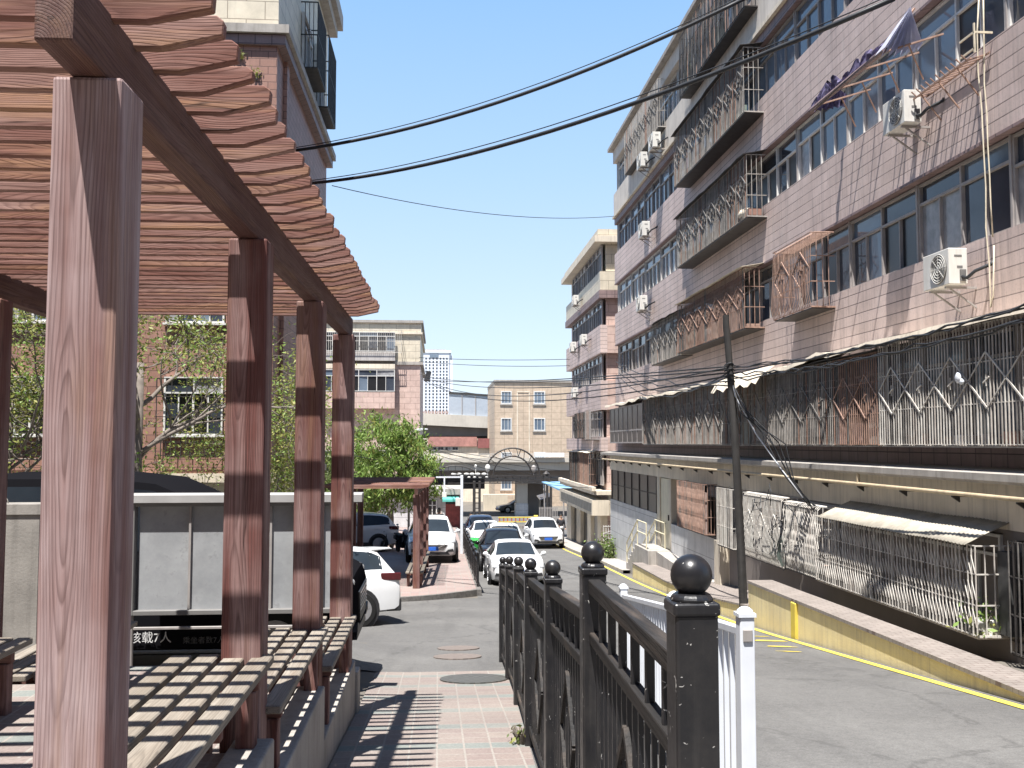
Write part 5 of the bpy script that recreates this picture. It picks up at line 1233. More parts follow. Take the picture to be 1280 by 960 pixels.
bd = thing('road_bridge', 'concrete road bridge crossing behind the iron arch gate', 'bridge', (6, 96, -8), world=True)
WY = 95.0
X = lambda px: atY(px, 580, WY).x; Z = lambda py: atY(620, py, WY).z
MB().box(-40, 40, WY, WY + .5, Z(588), Z(578)).build('girder', MT['conc2'], bd)
MB().box(-40, 40, WY - .4, WY + .499, Z(577.8), Z(572)).build('deck_edge', MT['conc2'], bd)
MB().box(-40, 40, WY + .5, WY + 9, Z(586), Z(578)).build('deck', MT['conc'], bd)
MB().box(-40, 40, WY + 1.2, WY + 8, Z(603), Z(586)- .002).build('box_girder', MT['brown_pl'], bd)
rl = MB()
for z in (Z(570), Z(567.5)): rl.bar((-40, WY - .2, z), (40, WY - .2, z), .05)
k = -40
while k < 40: rl.bar((k, WY - .2, Z(572)), (k, WY - .2, Z(567)), .05); k += 1.0
rl.build('railing', MT['alu_w'], bd, normals=False)
for pa, pb, m in ((647, 662, 'conc2'), ):
    MB().box(X(pa), X(pb), WY + 2, WY + 3.5, -8.4, Z(603) - .003).build('pier', MT['conc2'], bd, bevel=.06)
    MB().box(X(pa) - .04, X(pb) + .04, WY + 1.95, WY + 3.55, -8.4, Z(631)).build('pier_base', MT['white_t'], bd, bevel=.06)
MB().box(X(664), X(686), WY + 5, WY + 7, -8.4, Z(603) - .003).build('pier', MT['brown_pl'], bd)
bx = MB(); bx.box(X(668), X(704), WY - .8, WY - .45, Z(571), Z(566)); bx.build('sign_gantry', MT['whitem'], bd)

ov = thing('overpass', 'elevated overpass with grey noise barrier above its concrete parapet', 'overpass', (0, 142, -8), world=True)
OY = 140.0
X = lambda px: atY(px, 520, OY).x; Z = lambda py: atY(570, py, OY).z
MB().prism([(X(440), Z(527)), (X(640), Z(536.5)), (X(640), Z(522)), (X(440), Z(512))], OY, OY + 1, 'y').build('parapet', MT['conc2'], ov)
MB().box(X(440), X(640), OY + 1, OY + 12, Z(545), Z(530)).build('deck', MT['brown_pl'], ov)
MB().box(X(440), X(640), OY + 2, OY + 3, Z(560), Z(545) - .01).build('girder', MT['darkiron'], ov)
nbm = M('grey_barrier_panel', (.38, .42, .47), .4, .06, 2)
for k in range(4):
    a = X(561 + k * 17); b = X(561 + (k + 1) * 17) - .12
    MB().prism([(a, Z(517 + k * 1.3)), (b, Z(518.3 + k * 1.3)), (b, Z(493 + k * .9)), (a, Z(492 + k * .9))], OY + .3, OY + .45, 'y').build('barrier_panel', nbm, ov)
    MB().box(b, b + .12, OY + .2, OY + .5, Z(520), Z(492)).build('barrier_post', MT['alu'], ov)
MB().prism([(X(561), Z(492)), (X(630), Z(496)), (X(630), Z(494)), (X(561), Z(489.5))], OY + .15, OY + .7, 'y').build('barrier_cap', MT['darkiron'], ov)
rf = MB()
for k in range(16): rf.box(X(526 + k * 2.2), X(527.5 + k * 2.2), OY + .3, OY + .6, Z(517), Z(513 + (k % 2) * 1.0))
rf.build('railing', MT['rustiron'], ov)
for px in (460, 535, 600): MB().box(X(px), X(px) + 1.6, OY + 3, OY + 6, -9, Z(545) - .02).build('pier', MT['conc2'], ov)
rs = MB(); RY = 128.0; Xr = lambda px: atY(px, 550, RY).x; Zr = lambda py: atY(570, py, RY).z
rb_ = thing('market_building', 'low building with faded red sign panels under the overpass', 'building', (Xr(570), RY + 3, -8), world=True)
MB().box(Xr(470), Xr(640), RY, RY + 6, -9, Zr(548)).build('wall', MT['tan_pl'], rb_)
MB().box(Xr(535), Xr(596), RY - .3, RY - .002, Zr(558), Zr(546)).build('sign_panel', M('faded_red_sign', (.40, .20, .17), .6, .2, 2), rb_)
MB().box(Xr(597), Xr(632), RY - .32, RY - .003, Zr(560), Zr(548)).build('sign_panel', M('dull_red_sign', (.24, .09, .085), .6, .2, 2), rb_)
for k in range(4): window(rb_, (Xr(538 + k * 9), RY - .02, Zr(563)), (1, 0, 0), (0, -1, 0), .85, .5, 2, 0, MT['alu_w'], dark=.8, fw=.07, proud=.075)
TW = thing('office_tower', 'distant white tower with rows of small square windows', 'tower', (-4, 610, 20), world=True)
TY = 600.0
X = lambda px: atY(px, 470, TY).x; Z = lambda py: atY(545, py, TY).z
MB().box(X(520), X(561.5), TY, TY + 18, -9, Z(441)).build('wall', MT['whitem'], TW)
MB().box(X(520), X(564), TY - .5, TY + 18, Z(441), Z(438)).build('roof', MT['whitem'], TW)
MB().box(X(530), X(557), TY + 4, TY + 14, Z(438), Z(436)).build('roof_house', MT['conc'], TW)
for r_ in range(20):
    fl = MB()
    for c, px in enumerate((527, 531.5, 536, 540.5, 545, 549.5, 553.5, 557.5)):
        fl.box(X(px), X(px + (2.0 if c not in (3, 4) else 2.0)), TY - .12, TY - .02, Z(447 + r_ * 4.05 + 2.2), Z(447 + r_ * 4.05))
    fl.build('window', MT['glass'], TW)
MB().box(X(537), X(548), TY - .3, TY - .125, Z(447), Z(442)).build('sign_panel', MT['glassb'], TW)
MB().box(X(561.5), X(566), TY + 1, TY + 18, -9, Z(444)).build('side_wing', MT['whitem'], TW)

# ---------------------------------------------------------------- unseen blocks added behind and left of the viewer to hold back skylight
for (nm_, lb_, x0, x1, y0, y1, h_, face) in (('apartment_block', 'unseen dark brick block added behind the viewpoint to cut skylight', -34, 30, -32, -18, 17, 'y'), ('apartment_block', 'unseen dark brick block added left of the pergola to cut skylight', -32, -13.5, -17, 17, 15, 'x')):
    t = thing(nm_, lb_, 'apartment block', ((x0 + x1) / 2, (y0 + y1) / 2, -3), world=True)
    MB().box(x0, x1, y0, y1, -4, h_).build('wall', MT['brick_r'], t); MB().box(x0 - .3, x1 + .3, y0 - .3, y1 + .3, h_, h_ + .4).build('roof', MT['conc'], t)
    for z in (0, 3, 6, 9, 12):
        for k in range(9 if face == 'y' else 8):
            if face == 'y': window(t, (x0 + 4.8 + k * 6.8, y1, z), (-1, 0, 0), (0, 1, 0), 1.8, 1.5, 3, .4, MT['alu_w'], dark=.5, proud=.075)
            else: window(t, (x1, y0 + 2 + k * 4, z), (0, 1, 0), (1, 0, 0), 1.8, 1.5, 3, .4, MT['alu_w'], dark=.5, proud=.075)
# ================================================================ TREES AND PLANTS
def leafmat(name, a, b, rough=.55):
    n = N(name); f = n.noise(1.4, 3); 
    n.color(n.mix(n.ramp(f, [(.35, 0.), (.65, 1.)]), a, b)); n.setp(rough, 0, .35)
    n.b.inputs['Transmission Weight'].default_value = 0
    tr = n.n('BsdfTranslucent'); mx = n.n('MixShader'); n.l(n.mix(n.ramp(f, [(.35, 0.), (.65, 1.)]), a, b), tr.inputs[0]); mx.inputs[0].default_value = .3
    out = n.t.nodes['Material Output']; n.l(n.b.outputs[0], mx.inputs[1]); n.l(tr.outputs[0], mx.inputs[2]); n.l(mx.outputs[0], out.inputs[0])
    return n.mat
MT['leaf'] = leafmat('fresh_green_leaf', (.14, .235, .045), (.25, .35, .09))
MT['leaf2'] = leafmat('dull_green_leaf', (.07, .11, .03), (.16, .19, .06))
MT['leafy'] = leafmat('yellow_green_leaf', (.19, .22, .05), (.33, .32, .10))
MT['bark'] = M('grey_bark', (.17, .145, .125), .9, .3, 5, bump=.6, bs=14)
MT['twig'] = M('pale_twig', (.27, .235, .19), .9, .25, 6)
def leaf(mb, c, s_, d=None, asp=.42, mi=0):
    d = d or V(random.gauss(0, 1), random.gauss(0, 1), random.gauss(-.3, .7)); d.normalize()
    a = d.orthogonal().normalized(); a = Matrix.Rotation(random.random() * 6.28, 3, d) @ a
    mb._add([c - d * s_ * .5, c + a * s_ * asp * .5, c + d * s_ * .5, c - a * s_ * asp * .5], [(0, 1, 2, 3)], mi)
def limb(mb, p, d, L, r, depth, tips, wob=.35, rnd=None, droop=0, n_child=(2, 4), ratio=(.55, .8)):
    pts = [p.copy()]; q = p.copy(); dd = d.normalized()
    ns = 5
    for k in range(ns):
        dd = (dd + V(random.gauss(0, wob), random.gauss(0, wob), random.gauss(0, wob) * .6 - droop) * .35).normalized()
        q = q + dd * (L / ns); pts.append(q.copy())
        if depth <= 1: tips.append((q.copy(), dd.copy(), depth))
    mb.tube(pts, [r * (1 - .5 * k / ns) for k in range(ns + 1)], 6 if r > .03 else 4, cap=False)
    if depth > 0:
        for _ in range(random.randint(*n_child)):
            k = random.randint(2, ns); nd = (dd + V(random.gauss(0, .7), random.gauss(0, .7), random.gauss(.15, .5))).normalized()
            limb(mb, pts[k], nd, L * random.uniform(*ratio), r * .5, depth - 1, tips, wob, rnd, droop, n_child, ratio)
    else: tips.append((q.copy(), dd.copy(), 0))
def tree(label, base, h, spread, leaves, lsize, mats, crown_bottom=.3, name='leafy_tree', seed=1, group=None, trunk_r=.16, sparse=False, clump=.5):
    random.seed(seed)
    t = thing(name, label, 'tree', base, 0, group)
    tr = MB(); tips = []
    if sparse:
        hs = h * crown_bottom
        tr.tube([(0, 0, -.3), (.03, 0, hs * .5), (.0, .03, hs), (.08, .02, h * .72)], [trunk_r * 1.15, trunk_r, trunk_r * .85, trunk_r * .4], 10)
        for k in range(9):
            a = random.random() * 6.28; z = random.uniform(hs * .7, h * .72)
            limb(tr, V(.03, .02, z), V(math.cos(a), math.sin(a) * .7, random.uniform(.1, .9)), spread * random.uniform(.45, .7), trunk_r * .3, 3, tips, .5, n_child=(3, 4))
        tr.build('trunk', MT['bark'], t, smooth=True)
    else:
        tr.tube([(0, 0, -.3), (.05, 0, h * .2), (-.04, .05, h * .4)], [trunk_r * 1.2, trunk_r, trunk_r * .8], 10)
        for k in range(8):
            a = k / 8 * 6.28 + random.random(); limb(tr, V(-.02, .03, h * random.uniform(.25, .42)), V(math.cos(a), math.sin(a), random.uniform(.5, 1.6)), h * .26, trunk_r * .5, 2, tips, .4)
        tr.build('trunk', MT['bark'], t, smooth=True)
    mb = MB()
    if sparse:
        for (q, d, dp) in tips:
            for _ in range(leaves):
                if random.random() < .6: leaf(mb, q + V(*(random.gauss(0, .16) for _ in range(3))), lsize * random.uniform(.6, 1.3), mi=0 if random.random() < .6 else 1)
    else:
        cl = []
        zc = h * (crown_bottom + 1) / 2; zr = h * (1 - crown_bottom) / 2
        while len(cl) < 120:
            p = V(random.uniform(-1, 1), random.uniform(-1, 1), random.uniform(-1, 1))
            if p.length > 1 or p.length < .35: continue
            k = 1 + .28 * noise.noise(p * 2.1 + V(seed, 0, 0))
            cl.append((V(p.x * spread * k, p.y * spread * k, zc + p.z * zr * k), random.uniform(.5, 1.1) * clump))
        for _ in range(leaves):
            c, r_ = random.choice(cl); v_ = V(random.gauss(0, .5), random.gauss(0, .5), random.gauss(0, .42)) * r_
            d = V(random.gauss(0, .55), random.gauss(0, .55), random.gauss(-.7, .5))
            leaf(mb, c + v_, lsize * random.uniform(.45, 1.6), d, random.uniform(.16, .36), 0 if random.random() < .6 else random.randrange(len(mats)))
    mb.build('crown', mats, t, normals=False)
    return t
q = atY(487, 660, 47)
tree('bright green leafy tree standing behind the plaza pergola', (q.x, 47, P(47)), 6.0, 2.2, 17000, .23, [MT['leaf'], MT['leafy'], MT['leaf2']], .22, seed=5, clump=.62)
q = atY(430, 660, 55)
tree('darker green tree behind the silver car, left of the bright tree', (q.x - .3, 51, P(51)), 5.2, 2.9, 15000, .22, [MT['leaf2'], MT['leaf'], MT['leaf2']], .04, seed=9, clump=.6, name='leafy_tree')
q = atY(168, 560, 20.0)
tree('bare twigged tree with thin new leaves against the brick block', (q.x, 20.0, -3.4), 7.0, 3.6, 5, .10, [MT['leafy'], MT['leaf']], .42, seed=21, sparse=True, trunk_r=.17, name='sparse_tree')
q = atY(40, 560, 19.2)
tree('sparse twiggy tree at the picture edge by the caged window', (q.x - .5, 19.2, -3.3), 6.2, 3.0, 5, .10, [MT['leafy'], MT['leaf']], .35, seed=33, sparse=True, trunk_r=.12, name='sparse_tree')
q = atY(345, 560, 23.0)
tree('small sparse tree before the dark corner of the brick block', (q.x - .5, 23.0, -3.6), 5.4, 1.9, 5, .09, [MT['leafy'], MT['leaf']], .5, seed=41, sparse=True, trunk_r=.09, name='sparse_tree')
def bush(label, base, r, n_, s_, mats, seed, name='leafy_bush', group=None):
    random.seed(seed); t = thing(name, label, 'bush', base, 0, group)
    st = MB(); lf = MB()
    for k in range(9):
        a = random.random() * 6.28; e = V(math.cos(a) * r * .7, math.sin(a) * r * .7, r * random.uniform(.7, 1.3)); st.tube([(0, 0, -.05), tuple(e * .5), tuple(e)], [.02, .015, .006], 5)
    for _ in range(n_):
        p = V(random.gauss(0, .42), random.gauss(0, .42), abs(random.gauss(.5, .4))) * r; leaf(lf, p, s_ * random.uniform(.6, 1.3), None, .45, random.random() < .3)
    st.build('stem', MT['bark'], t); lf.build('foliage', mats, t, normals=False); return t
q = atY(769, 690, 43); bush('green shrub at the foot of the white tiled wall', (7.75, 43.6, G(43.6) + .1), .75, 900, .14, [MT['leaf2'], MT['leaf']], 3)
bush('young green plant reaching through the long pale cage', (7.62, 13.15, -2.68), .34, 90, .12, [MT['leaf'], MT['leafy']], 4, 'potted_plant')
bush('small weed growing beside the iron fence on the brick footpath', (.70, 8.05, G(8.05) + .01), .12, 60, .06, [MT['leafy'], MT['leaf2']], 6, 'weed_tuft')
q = atY(304, 90, LY0 - .2); 
for (px, py, sd_) in ((300, 74, 7), (320, 98, 8)):
    q = atY(px, py, LY0 - .14); bush(('upper' if sd_ == 7 else 'lower') + ' little plant rooted in the brick wall above the pergola slats', q, .2, 90, .08, [MT['leafy'], MT['leaf2']], sd_, 'wall_plant', 'plants rooted in the brick wall')
random.seed(77)

# ================================================================ POLE, WIRES
pb = atX(930, 737, 6.5); pb = V(6.42, 20.0, -3.35); ptop = atY(907, 394, 20.0)
pole = thing('utility_pole', 'dark leaning timber utility pole with coiled cables', 'utility pole', pb, 0, world=True)
mb = MB(); mb.tube([pb - V(0, 0, .3), pb.lerp(ptop, .3) + V(.02, 0, 0), pb.lerp(ptop, .62) + V(.035, 0, 0), ptop], [.092, .088, .08, .07], 12)
mb.build('shaft', M('tarred_pole', (.03, .028, .027), .75, .3, 5, streak=.4, dirt=(.10, .095, .09), bump=.4, bs=20), pole, smooth=50)
cl = MB()
J = pb.lerp(ptop, .80)
for k in range(4):
    z = J.z - .2 + k * .12; c = pb.lerp(ptop, .80 + (z - J.z) / 6.0)
    cl.tube([(c.x + (.085 + random.uniform(0, .03)) * math.cos(a / 10 * math.tau), c.y + .085 * math.sin(a / 10 * math.tau), z + .03 * math.sin(a)) for a in range(11)], .012, 5, cap=False)
cl.build('cable_wraps', MT['cable'], pole)
def sag(a, b, s_, n_=18, jit=0):
    a, b = Vector(a), Vector(b)
    return [a.lerp(b, k / n_) - V(0, 0, 4 * s_ * (k / n_) * (1 - k / n_)) + (V(random.gauss(0, jit), random.gauss(0, jit), random.gauss(0, jit)) if 0 < k < n_ and jit else V(0, 0, 0)) for k in range(n_ + 1)]
def wire(label, a, b, s_, r, mat='cable', group=None, name='overhead_cable', jit=0, n_=20, extra=None):
    mb = MB(); pts = sag(a, b, s_, n_, jit); mb.tube(pts, r, 6 if r > .012 else 4)
    if extra: mb.tube([p + V(0, 0, extra) for p in sag(a, b, s_ * .92, n_)], r * .28, 4)
    return solo(mb, name, MT[mat], label, 'cable', a, group, smooth=True, normals=False)
# two heavy cables crossing over the street
Y_a, Y_b = 27.5, 15.0
wire('upper heavy black cable crossing the sky from the brick block', atY(370, 188, 27.5), atX(935, -4, 7.2), .55, .046, extra=.085)
wire('lower heavy black cable crossing the sky to the pink block', atY(390, 229, 28.5), atX(1118, -2, 7.6), .55, .046, extra=.085)
wire('thin sagging wire below the two heavy cables', atY(415, 232, 30), atX(770, 270, 8.25), .45, .013)
# bundle running across the middle of the picture into the leaning pole
CG = 'bundle of wires crossing to the leaning pole'
for i, (pa, pb_, Ya, s_) in enumerate([((524, 447), (712, 449), 66, .1), ((524, 452), (712, 457), 66, .15), ((527, 470), (910, 462), 66, .35), ((527, 472), (910, 466), 66, .5), ((527, 474), (910, 458), 66, .25), ((530, 476), (910, 470), 64, .9), ((540, 479), (908, 460), 60, .7)]):
    b = atX(pb_[0], pb_[1], 8.2) if i < 2 else atY(pb_[0], pb_[1], 20.0)
    wire('black wire in the bundle crossing the street at half height', atY(pa[0], pa[1], Ya), b, s_, .018 if i > 1 else .02, group=CG)
for i in range(6):
    a = J + V(.06, .02, -.15 + i * .06); b = V(7.4, 9.5, 1.62 + i * .06)
    wire('black cable draped along the cage roofs beyond the leaning pole', a, b, .14 + .06 * (i % 3), .014, group='cables draped along the cage roofs', jit=.025, n_=26)
for i in range(4):
    b = atX(770 + i * 2, 452 + i * 7, 8.2)
    wire('black cable between the leaning pole and the far corner of the pink block', J + V(0, 0, .1 * i - .3), b, .3 + .12 * i, .016, group='cables from the pole along the far facade', jit=.03)
# low wires across in front of the arch gate
for i, (pa, pb_, Y0_, Y1_) in enumerate([((440, 540), (700, 588), 50, 62), ((430, 567), (770, 612), 45, 50), ((500, 548), (720, 602), 60, 64), ((440, 588), (700, 596), 52, 64), ((520, 560), (712, 606), 58, 62), ((510, 552), (700, 579), 56, 64)]):
    wire('thin black wire strung from the green tree towards the arch gate', atY(pa[0], pa[1], Y0_), atY(pb_[0], pb_[1], Y1_), .25, .017, group='thin wires strung over the far street')
# white and black cable hanging from the pole to the tangle
mb = MB(); a = J + V(.05, -.12, -.3)
pts = [a, V(6.25, 19.85, 1.0), V(6.6, 19.6, .2), V(7.0, 19.3, -.5), V(7.35, 19.0, -1.1)]
mb.tube(pts, .014, 6); solo(mb, 'hanging_cable', MT['whitem'], 'white cable hanging from the leaning pole to the bulging cage', 'cable', a, smooth=True)
mb = MB()
for k in range(5):
    pts = [p + V(random.uniform(-.05, .05), random.uniform(-.15, .1), random.uniform(-.15, .1)) + V(.05, -.02, -.05) for p in pts]
    pts = [a] + pts[1:]
    mb.tube(pts, .013, 5)
solo(mb, 'hanging_cable', MT['cable'], 'black cable strands hanging from the leaning pole', 'cable', a, smooth=True)
mb = MB()
for k in range(7):
    c = V(7.32, 20.4 + random.gauss(0, .5), -1.5 + random.gauss(0, .25)); p0 = c.copy(); pts = []
    for j in range(9): p0 = p0 + V(random.gauss(0, .04), random.gauss(0, .25), random.gauss(-.03, .2)); p0.x = max(7.2, min(7.36, p0.x)); pts.append(p0.copy())
    mb.tube(pts, random.choice([.007, .011]), 5)
solo(mb, 'cable_tangle', MT['cable'], 'tangle of old black cables over the bulging cage', 'cable', (7.3, 20.4, -1.5), smooth=True)

# ropes hanging down the near facade
for i, (px, pa, pb_) in enumerate(((1224, -10, 388), (1229, -10, 300))):
    a = atX(px, pa, 8.24); b = atX(px + (2 if i else -1), pb_, 8.24); b.y = a.y - .05
    mb = MB(); mb.tube([a] + [a.lerp(b, k / 8) + V(-.02, random.gauss(0, .03), 0) for k in range(1, 8)] + [b] + ([b + V(-.03, -.12, .15), b + V(-.03, -.18, .9)] if i == 0 else []), .012, 5)
    solo(mb, 'hanging_rope', MT['rope'], ('longer' if i == 0 else 'shorter') + ' pale rope hanging down the facade beside the big air conditioner', 'rope', a, 'ropes hanging down the facade', smooth=True)
# iron plant rack under the third floor windows
rk = thing('plant_rack', 'rusty iron plant rack with curved prongs under the third floor window', 'plant rack', atX(1195, 95, 8.28), world=True)
mb = MB(); ya = atX(1228, 60, 8.2).y; yb = atX(1158, 116, 8.2).y
for k in range(12):
    y = ya + (yb - ya) * k / 11; mb.tube([(8.29, y, 5.9), (7.95, y, 5.78), (7.86, y, 5.86)], .013, 5)
for x, z in ((7.95, 5.78), (8.25, 5.88)): mb.tube([(x, ya - .1, z), (x, yb + .1, z)], .016, 5)
mb.build('prongs', MT['rustiron'], rk)
mb = MB()
for k in range(3): y = ya + (yb - ya) * (k + .5) / 3; mb.bar((7.95, y, 5.78), (8.29, y, 5.35), .02)
mb.build('brace', MT['rustiron'], rk)
mb = MB(); mb.box(7.98, 8.0, ya - .15, ya + .25, 5.9, 5.93); mb.box(7.98, 8.0, ya - .15, ya + .25, 6.15, 6.18); mb.box(7.98, 8.0, ya - .16, ya - .13, 5.85, 6.3); mb.box(7.98, 8.28, ya - .15, ya - .13, 6.15, 6.18); mb.build('hook_frame', MT['rope'], rk)

# torn folding awning over the third floor windows
aw = thing('torn_awning', 'torn folding awning with white and purple pleated cloth over third floor windows', 'awning', atX(1080, 80, 8.2), world=True)
def cloth_glow(n):
    tr = n.n('BsdfTranslucent'); mx = n.n('MixShader'); mx.inputs[0].default_value = .5
    n.l(n.b.inputs['Base Color'].links[0].from_socket, tr.inputs[0]); n.l(n.b.outputs[0], mx.inputs[1]); n.l(tr.outputs[0], mx.inputs[2]); n.l(mx.outputs[0], n.t.nodes['Material Output'].inputs[0])
n = N('awning_white_cloth'); n.color(n.ramp(n.noise(3, 4), [(.3, (.52, .54, .68)), (.7, (.74, .75, .84))])); n.setp(.8, 0, .2); cloth_glow(n); clw = n.mat
n = N('awning_purple_cloth'); n.color(n.ramp(n.noise(6, 5, .7), [(.35, (.05, .045, .07)), (.5, (.24, .21, .36)), (.75, (.52, .48, .68))])); n.setp(.8, 0, .2); cloth_glow(n); clp = n.mat
e1 = atX(1143, 14, 8.27); e2 = atX(1106, 62, 7.45); e0 = atX(1013, 139, 7.45); ew = atX(1058, 132, 8.27)
mb = MB(); mb.tube([e0, e2], .05, 8); mb.build('roller_bar', MT['pinkdark'], aw, smooth=40)
# white end: a fan of pleats from the wall hinge
hinge = atX(1138, 8, 7.75); base_a = atX(1098, 66, 7.3); base_b = atX(1152, 60, 8.22)
rows = []
for k in range(15):
    u = k / 14; tip = base_a.lerp(base_b, u) + V(0, .08 * (-1) ** k, -.06 * math.sin(u * math.pi) + .05 * (k % 2)); top = hinge.lerp(atX(1146, 40, 8.28), u * .3)
    rows.append([top.lerp(tip, v) + V(0, .05 * (-1) ** k * v, 0) for v in (0, .35, .7, 1)])
mb = MB(); mb.grid(rows); mb.build('white_cloth', clw, aw, solid=.006)
# crumpled cloth along the roller
rows = []
for k in range(40):
    u = k / 39; c = e0.lerp(e2, u); w_ = .10 + .55 * abs(noise.noise(V(u * 7, 2, 0))) * (1.1 - .5 * u)
    rows.append([c + V(.02 + .10 * noise.noise(V(u * 13, v * 3, 1)), .05 * noise.noise(V(u * 22, v * 4, 2)), .02 + w_ * v) for v in (0, .33, .66, 1)])
mb = MB(); mb.grid(rows); mb.build('crumpled_cloth', clp, aw, solid=.006)
rows = []
for k in range(13):
    u = k / 12; tip = e0.lerp(ew, u) + V(0, .07 * (-1) ** k, .05 * (-1) ** k); top = atX(1034, 100, 7.7).lerp(atX(1058, 118, 8.25), u)
    rows.append([top.lerp(tip, v) for v in (0, .5, 1)])
mb = MB(); mb.grid(rows); mb.build('purple_cloth', clp, aw, solid=.006)
mb = MB()
for u in (.12, .4, .7, .95): p = e0.lerp(e2, u); mb.bar(p, V(8.3, p.y - .5, p.z + .15), .028); mb.bar(p.lerp(V(8.3, p.y - .5, p.z + .15), .45), V(8.3, p.y + .2, p.z - .35), .02)
mb.bar(e1 + V(0, 0, .05), e2, .03)
mb.build('folding_arms', MT['rustiron'], aw)
sk = solo(MB().ball((7.95, yX(942, CX) + .35, 5.92), .22, 14, (1.0, 1.5, .75)), 'sack', MT['tan_pl'], 'pale stuffed sack lying on the end of the third floor cage', 'sack', (7.95, yX(942, CX) + .35, 5.75), smooth=True)
bx_ = atX(1076, 535, 7.9); mb = MB(); mb.box(7.82, 8.16, bx_.y - .22, bx_.y + .22, -.01, .30); mb.box(7.81, 8.17, bx_.y - .23, bx_.y + .23, .30, .38)
solo(mb, 'crate', M('pink_box', (.50, .34, .30), .7, .15, 5), 'pinkish crate with a lid stored inside the wide first floor cage', 'crate', (8, bx_.y, 0), bevel=.01)
q = atX(1198, 472, 7.68); mb = MB(); mb.ball(q, .075, 12, (.5, 1.1, 1.2)); mb.ball(q + V(.01, -.07, -.06), .06, 10, (.5, 1.2, .8)); mb.v = [p + V(0, .02, .03) * noise.noise(p * 14) for p in mb.v]; solo(mb, 'plastic_bag', MT['whitem'], 'white plastic bag caught on the bars of the wide cage', 'bag', q, smooth=True)

# ================================================================ STREET THINGS
# dark fence along the plaza kerb
pf = thing('kerb_fence', 'low black iron fence along the plaza kerb beside the parked cars', 'fence', (1.15, 36, P(36)), world=True)
y = 28.3
while y < 46:
    y2 = y + 1.9; z0, z1 = P(y), P(y2)
    MB().box(1.13, 1.20, y - .035, y + .035, z0 - .05, z0 + 1.0).build('post', MT['blackm'], pf, bevel=.006)
    r_ = MB()
    for dz in (.12, .72, .92): r_.bar((1.165, y + .036, z0 + dz), (1.165, y2 - .036, z1 + dz), .045)
    r_.build('rail', MT['blackm'], pf)
    r_ = MB()
    for k in range(1, 16): yy = y + 1.9 * k / 16; r_.bar((1.165, yy, P(yy) + .14), (1.165, yy, P(yy) + .70), .018)
    r_.build('bars', MT['blackm'], pf); y = y2
# green wheeled bin
q = atY(611, 688, 33.6); bn = thing('wheeled_bin', 'green plastic wheeled bin between the plaza fence and parked cars', 'bin', (1.74, 43.6, G(43.6)))
gm = M('green_bin_plastic', (.03, .30, .05), .45, .15, 4)
MB()._add([(-.21, -.24, .1), (.21, -.24, .1), (.21, .24, .1), (-.21, .24, .1), (-.27, -.33, .95), (.27, -.33, .95), (.27, .33, .95), (-.27, .33, .95)], [(3, 2, 1, 0), (4, 5, 6, 7), (0, 1, 5, 4), (1, 2, 6, 5), (2, 3, 7, 6), (3, 0, 4, 7)]).build('body', gm, bn, bevel=.02, seg=2)
MB().prism([(-.36, .955), (.36, .955), (.36, 1.0), (.2, 1.06), (-.3, 1.03), (-.36, .99)], -.29, .29).build('lid', gm, bn, bevel=.01)
for s_ in (1, -1): w_ = MB(); w_.lathe((s_ * .24, .26, .1), [(.06, 0), (.1, .005), (.1, s_ * .05), (.06, s_ * .055)], 16, 'x'); w_.build('wheel', MT['rubber'], bn)
h = MB(); h.tube([(-.2, .36, .92), (-.2, .42, .95), (.2, .42, .95), (.2, .36, .92)], .015, 6); h.build('handle', gm, bn)
# white pole with arm and box
q = atY(577, 684, 40.5); wpz = P(40.5)
wpole = thing('sign_pole', 'white square pole with long arm and small white box at the plaza edge', 'pole', (q.x, 40.5, wpz))
zt = atY(577, 594, 40.5).z - wpz
MB().box(-.055, .055, -.055, .055, 0, zt).build('post', MT['whitem'], wpole, bevel=.008)
xa = atY(545, 597, 40.5).x - q.x; MB().box(xa, -.056, -.03, .03, zt - .11, zt - .05).build('arm', MT['whitem'], wpole); MB().box(xa + .32, xa + .38, -.03, .03, zt - .72, zt - .112).build('drop_rod', MT['whitem'], wpole)
MB().box(xa + .25, xa + .45, -.06, .06, zt - .92, zt - .722).build('lamp_box', MT['acw'], wpole, bevel=.01)
MB().box(-.26, -.057, -.07, .07, zt - 1.28, zt - .95).build('control_box', MT['acw'], wpole, bevel=.01)
# street lamp in the tree
q = atY(511, 640, 50); lz = P(50); lamp = thing('street_lamp', 'grey street lamp with long head reaching out of the green tree', 'street lamp', (q.x, 50, lz))
zt = atY(511, 541, 50).z - lz
MB().tube([(0, 0, 0), (0, 0, zt)], [.07, .045], 10).build('post', MT['alu'], lamp, smooth=40)
hd = MB(); hd.tube([(0, 0, zt), (.35, -.1, zt + .12)], .03, 8); hd.build('arm', MT['alu'], lamp)
hd = MB(); hd.prism([(.3, zt + .06), (.95, zt + .17), (.98, zt + .2), (.6, zt + .24), (.3, zt + .17)], -.2, .0, 'y'); hd.build('lamp_head', MT['whitem'], lamp, bevel=.02)
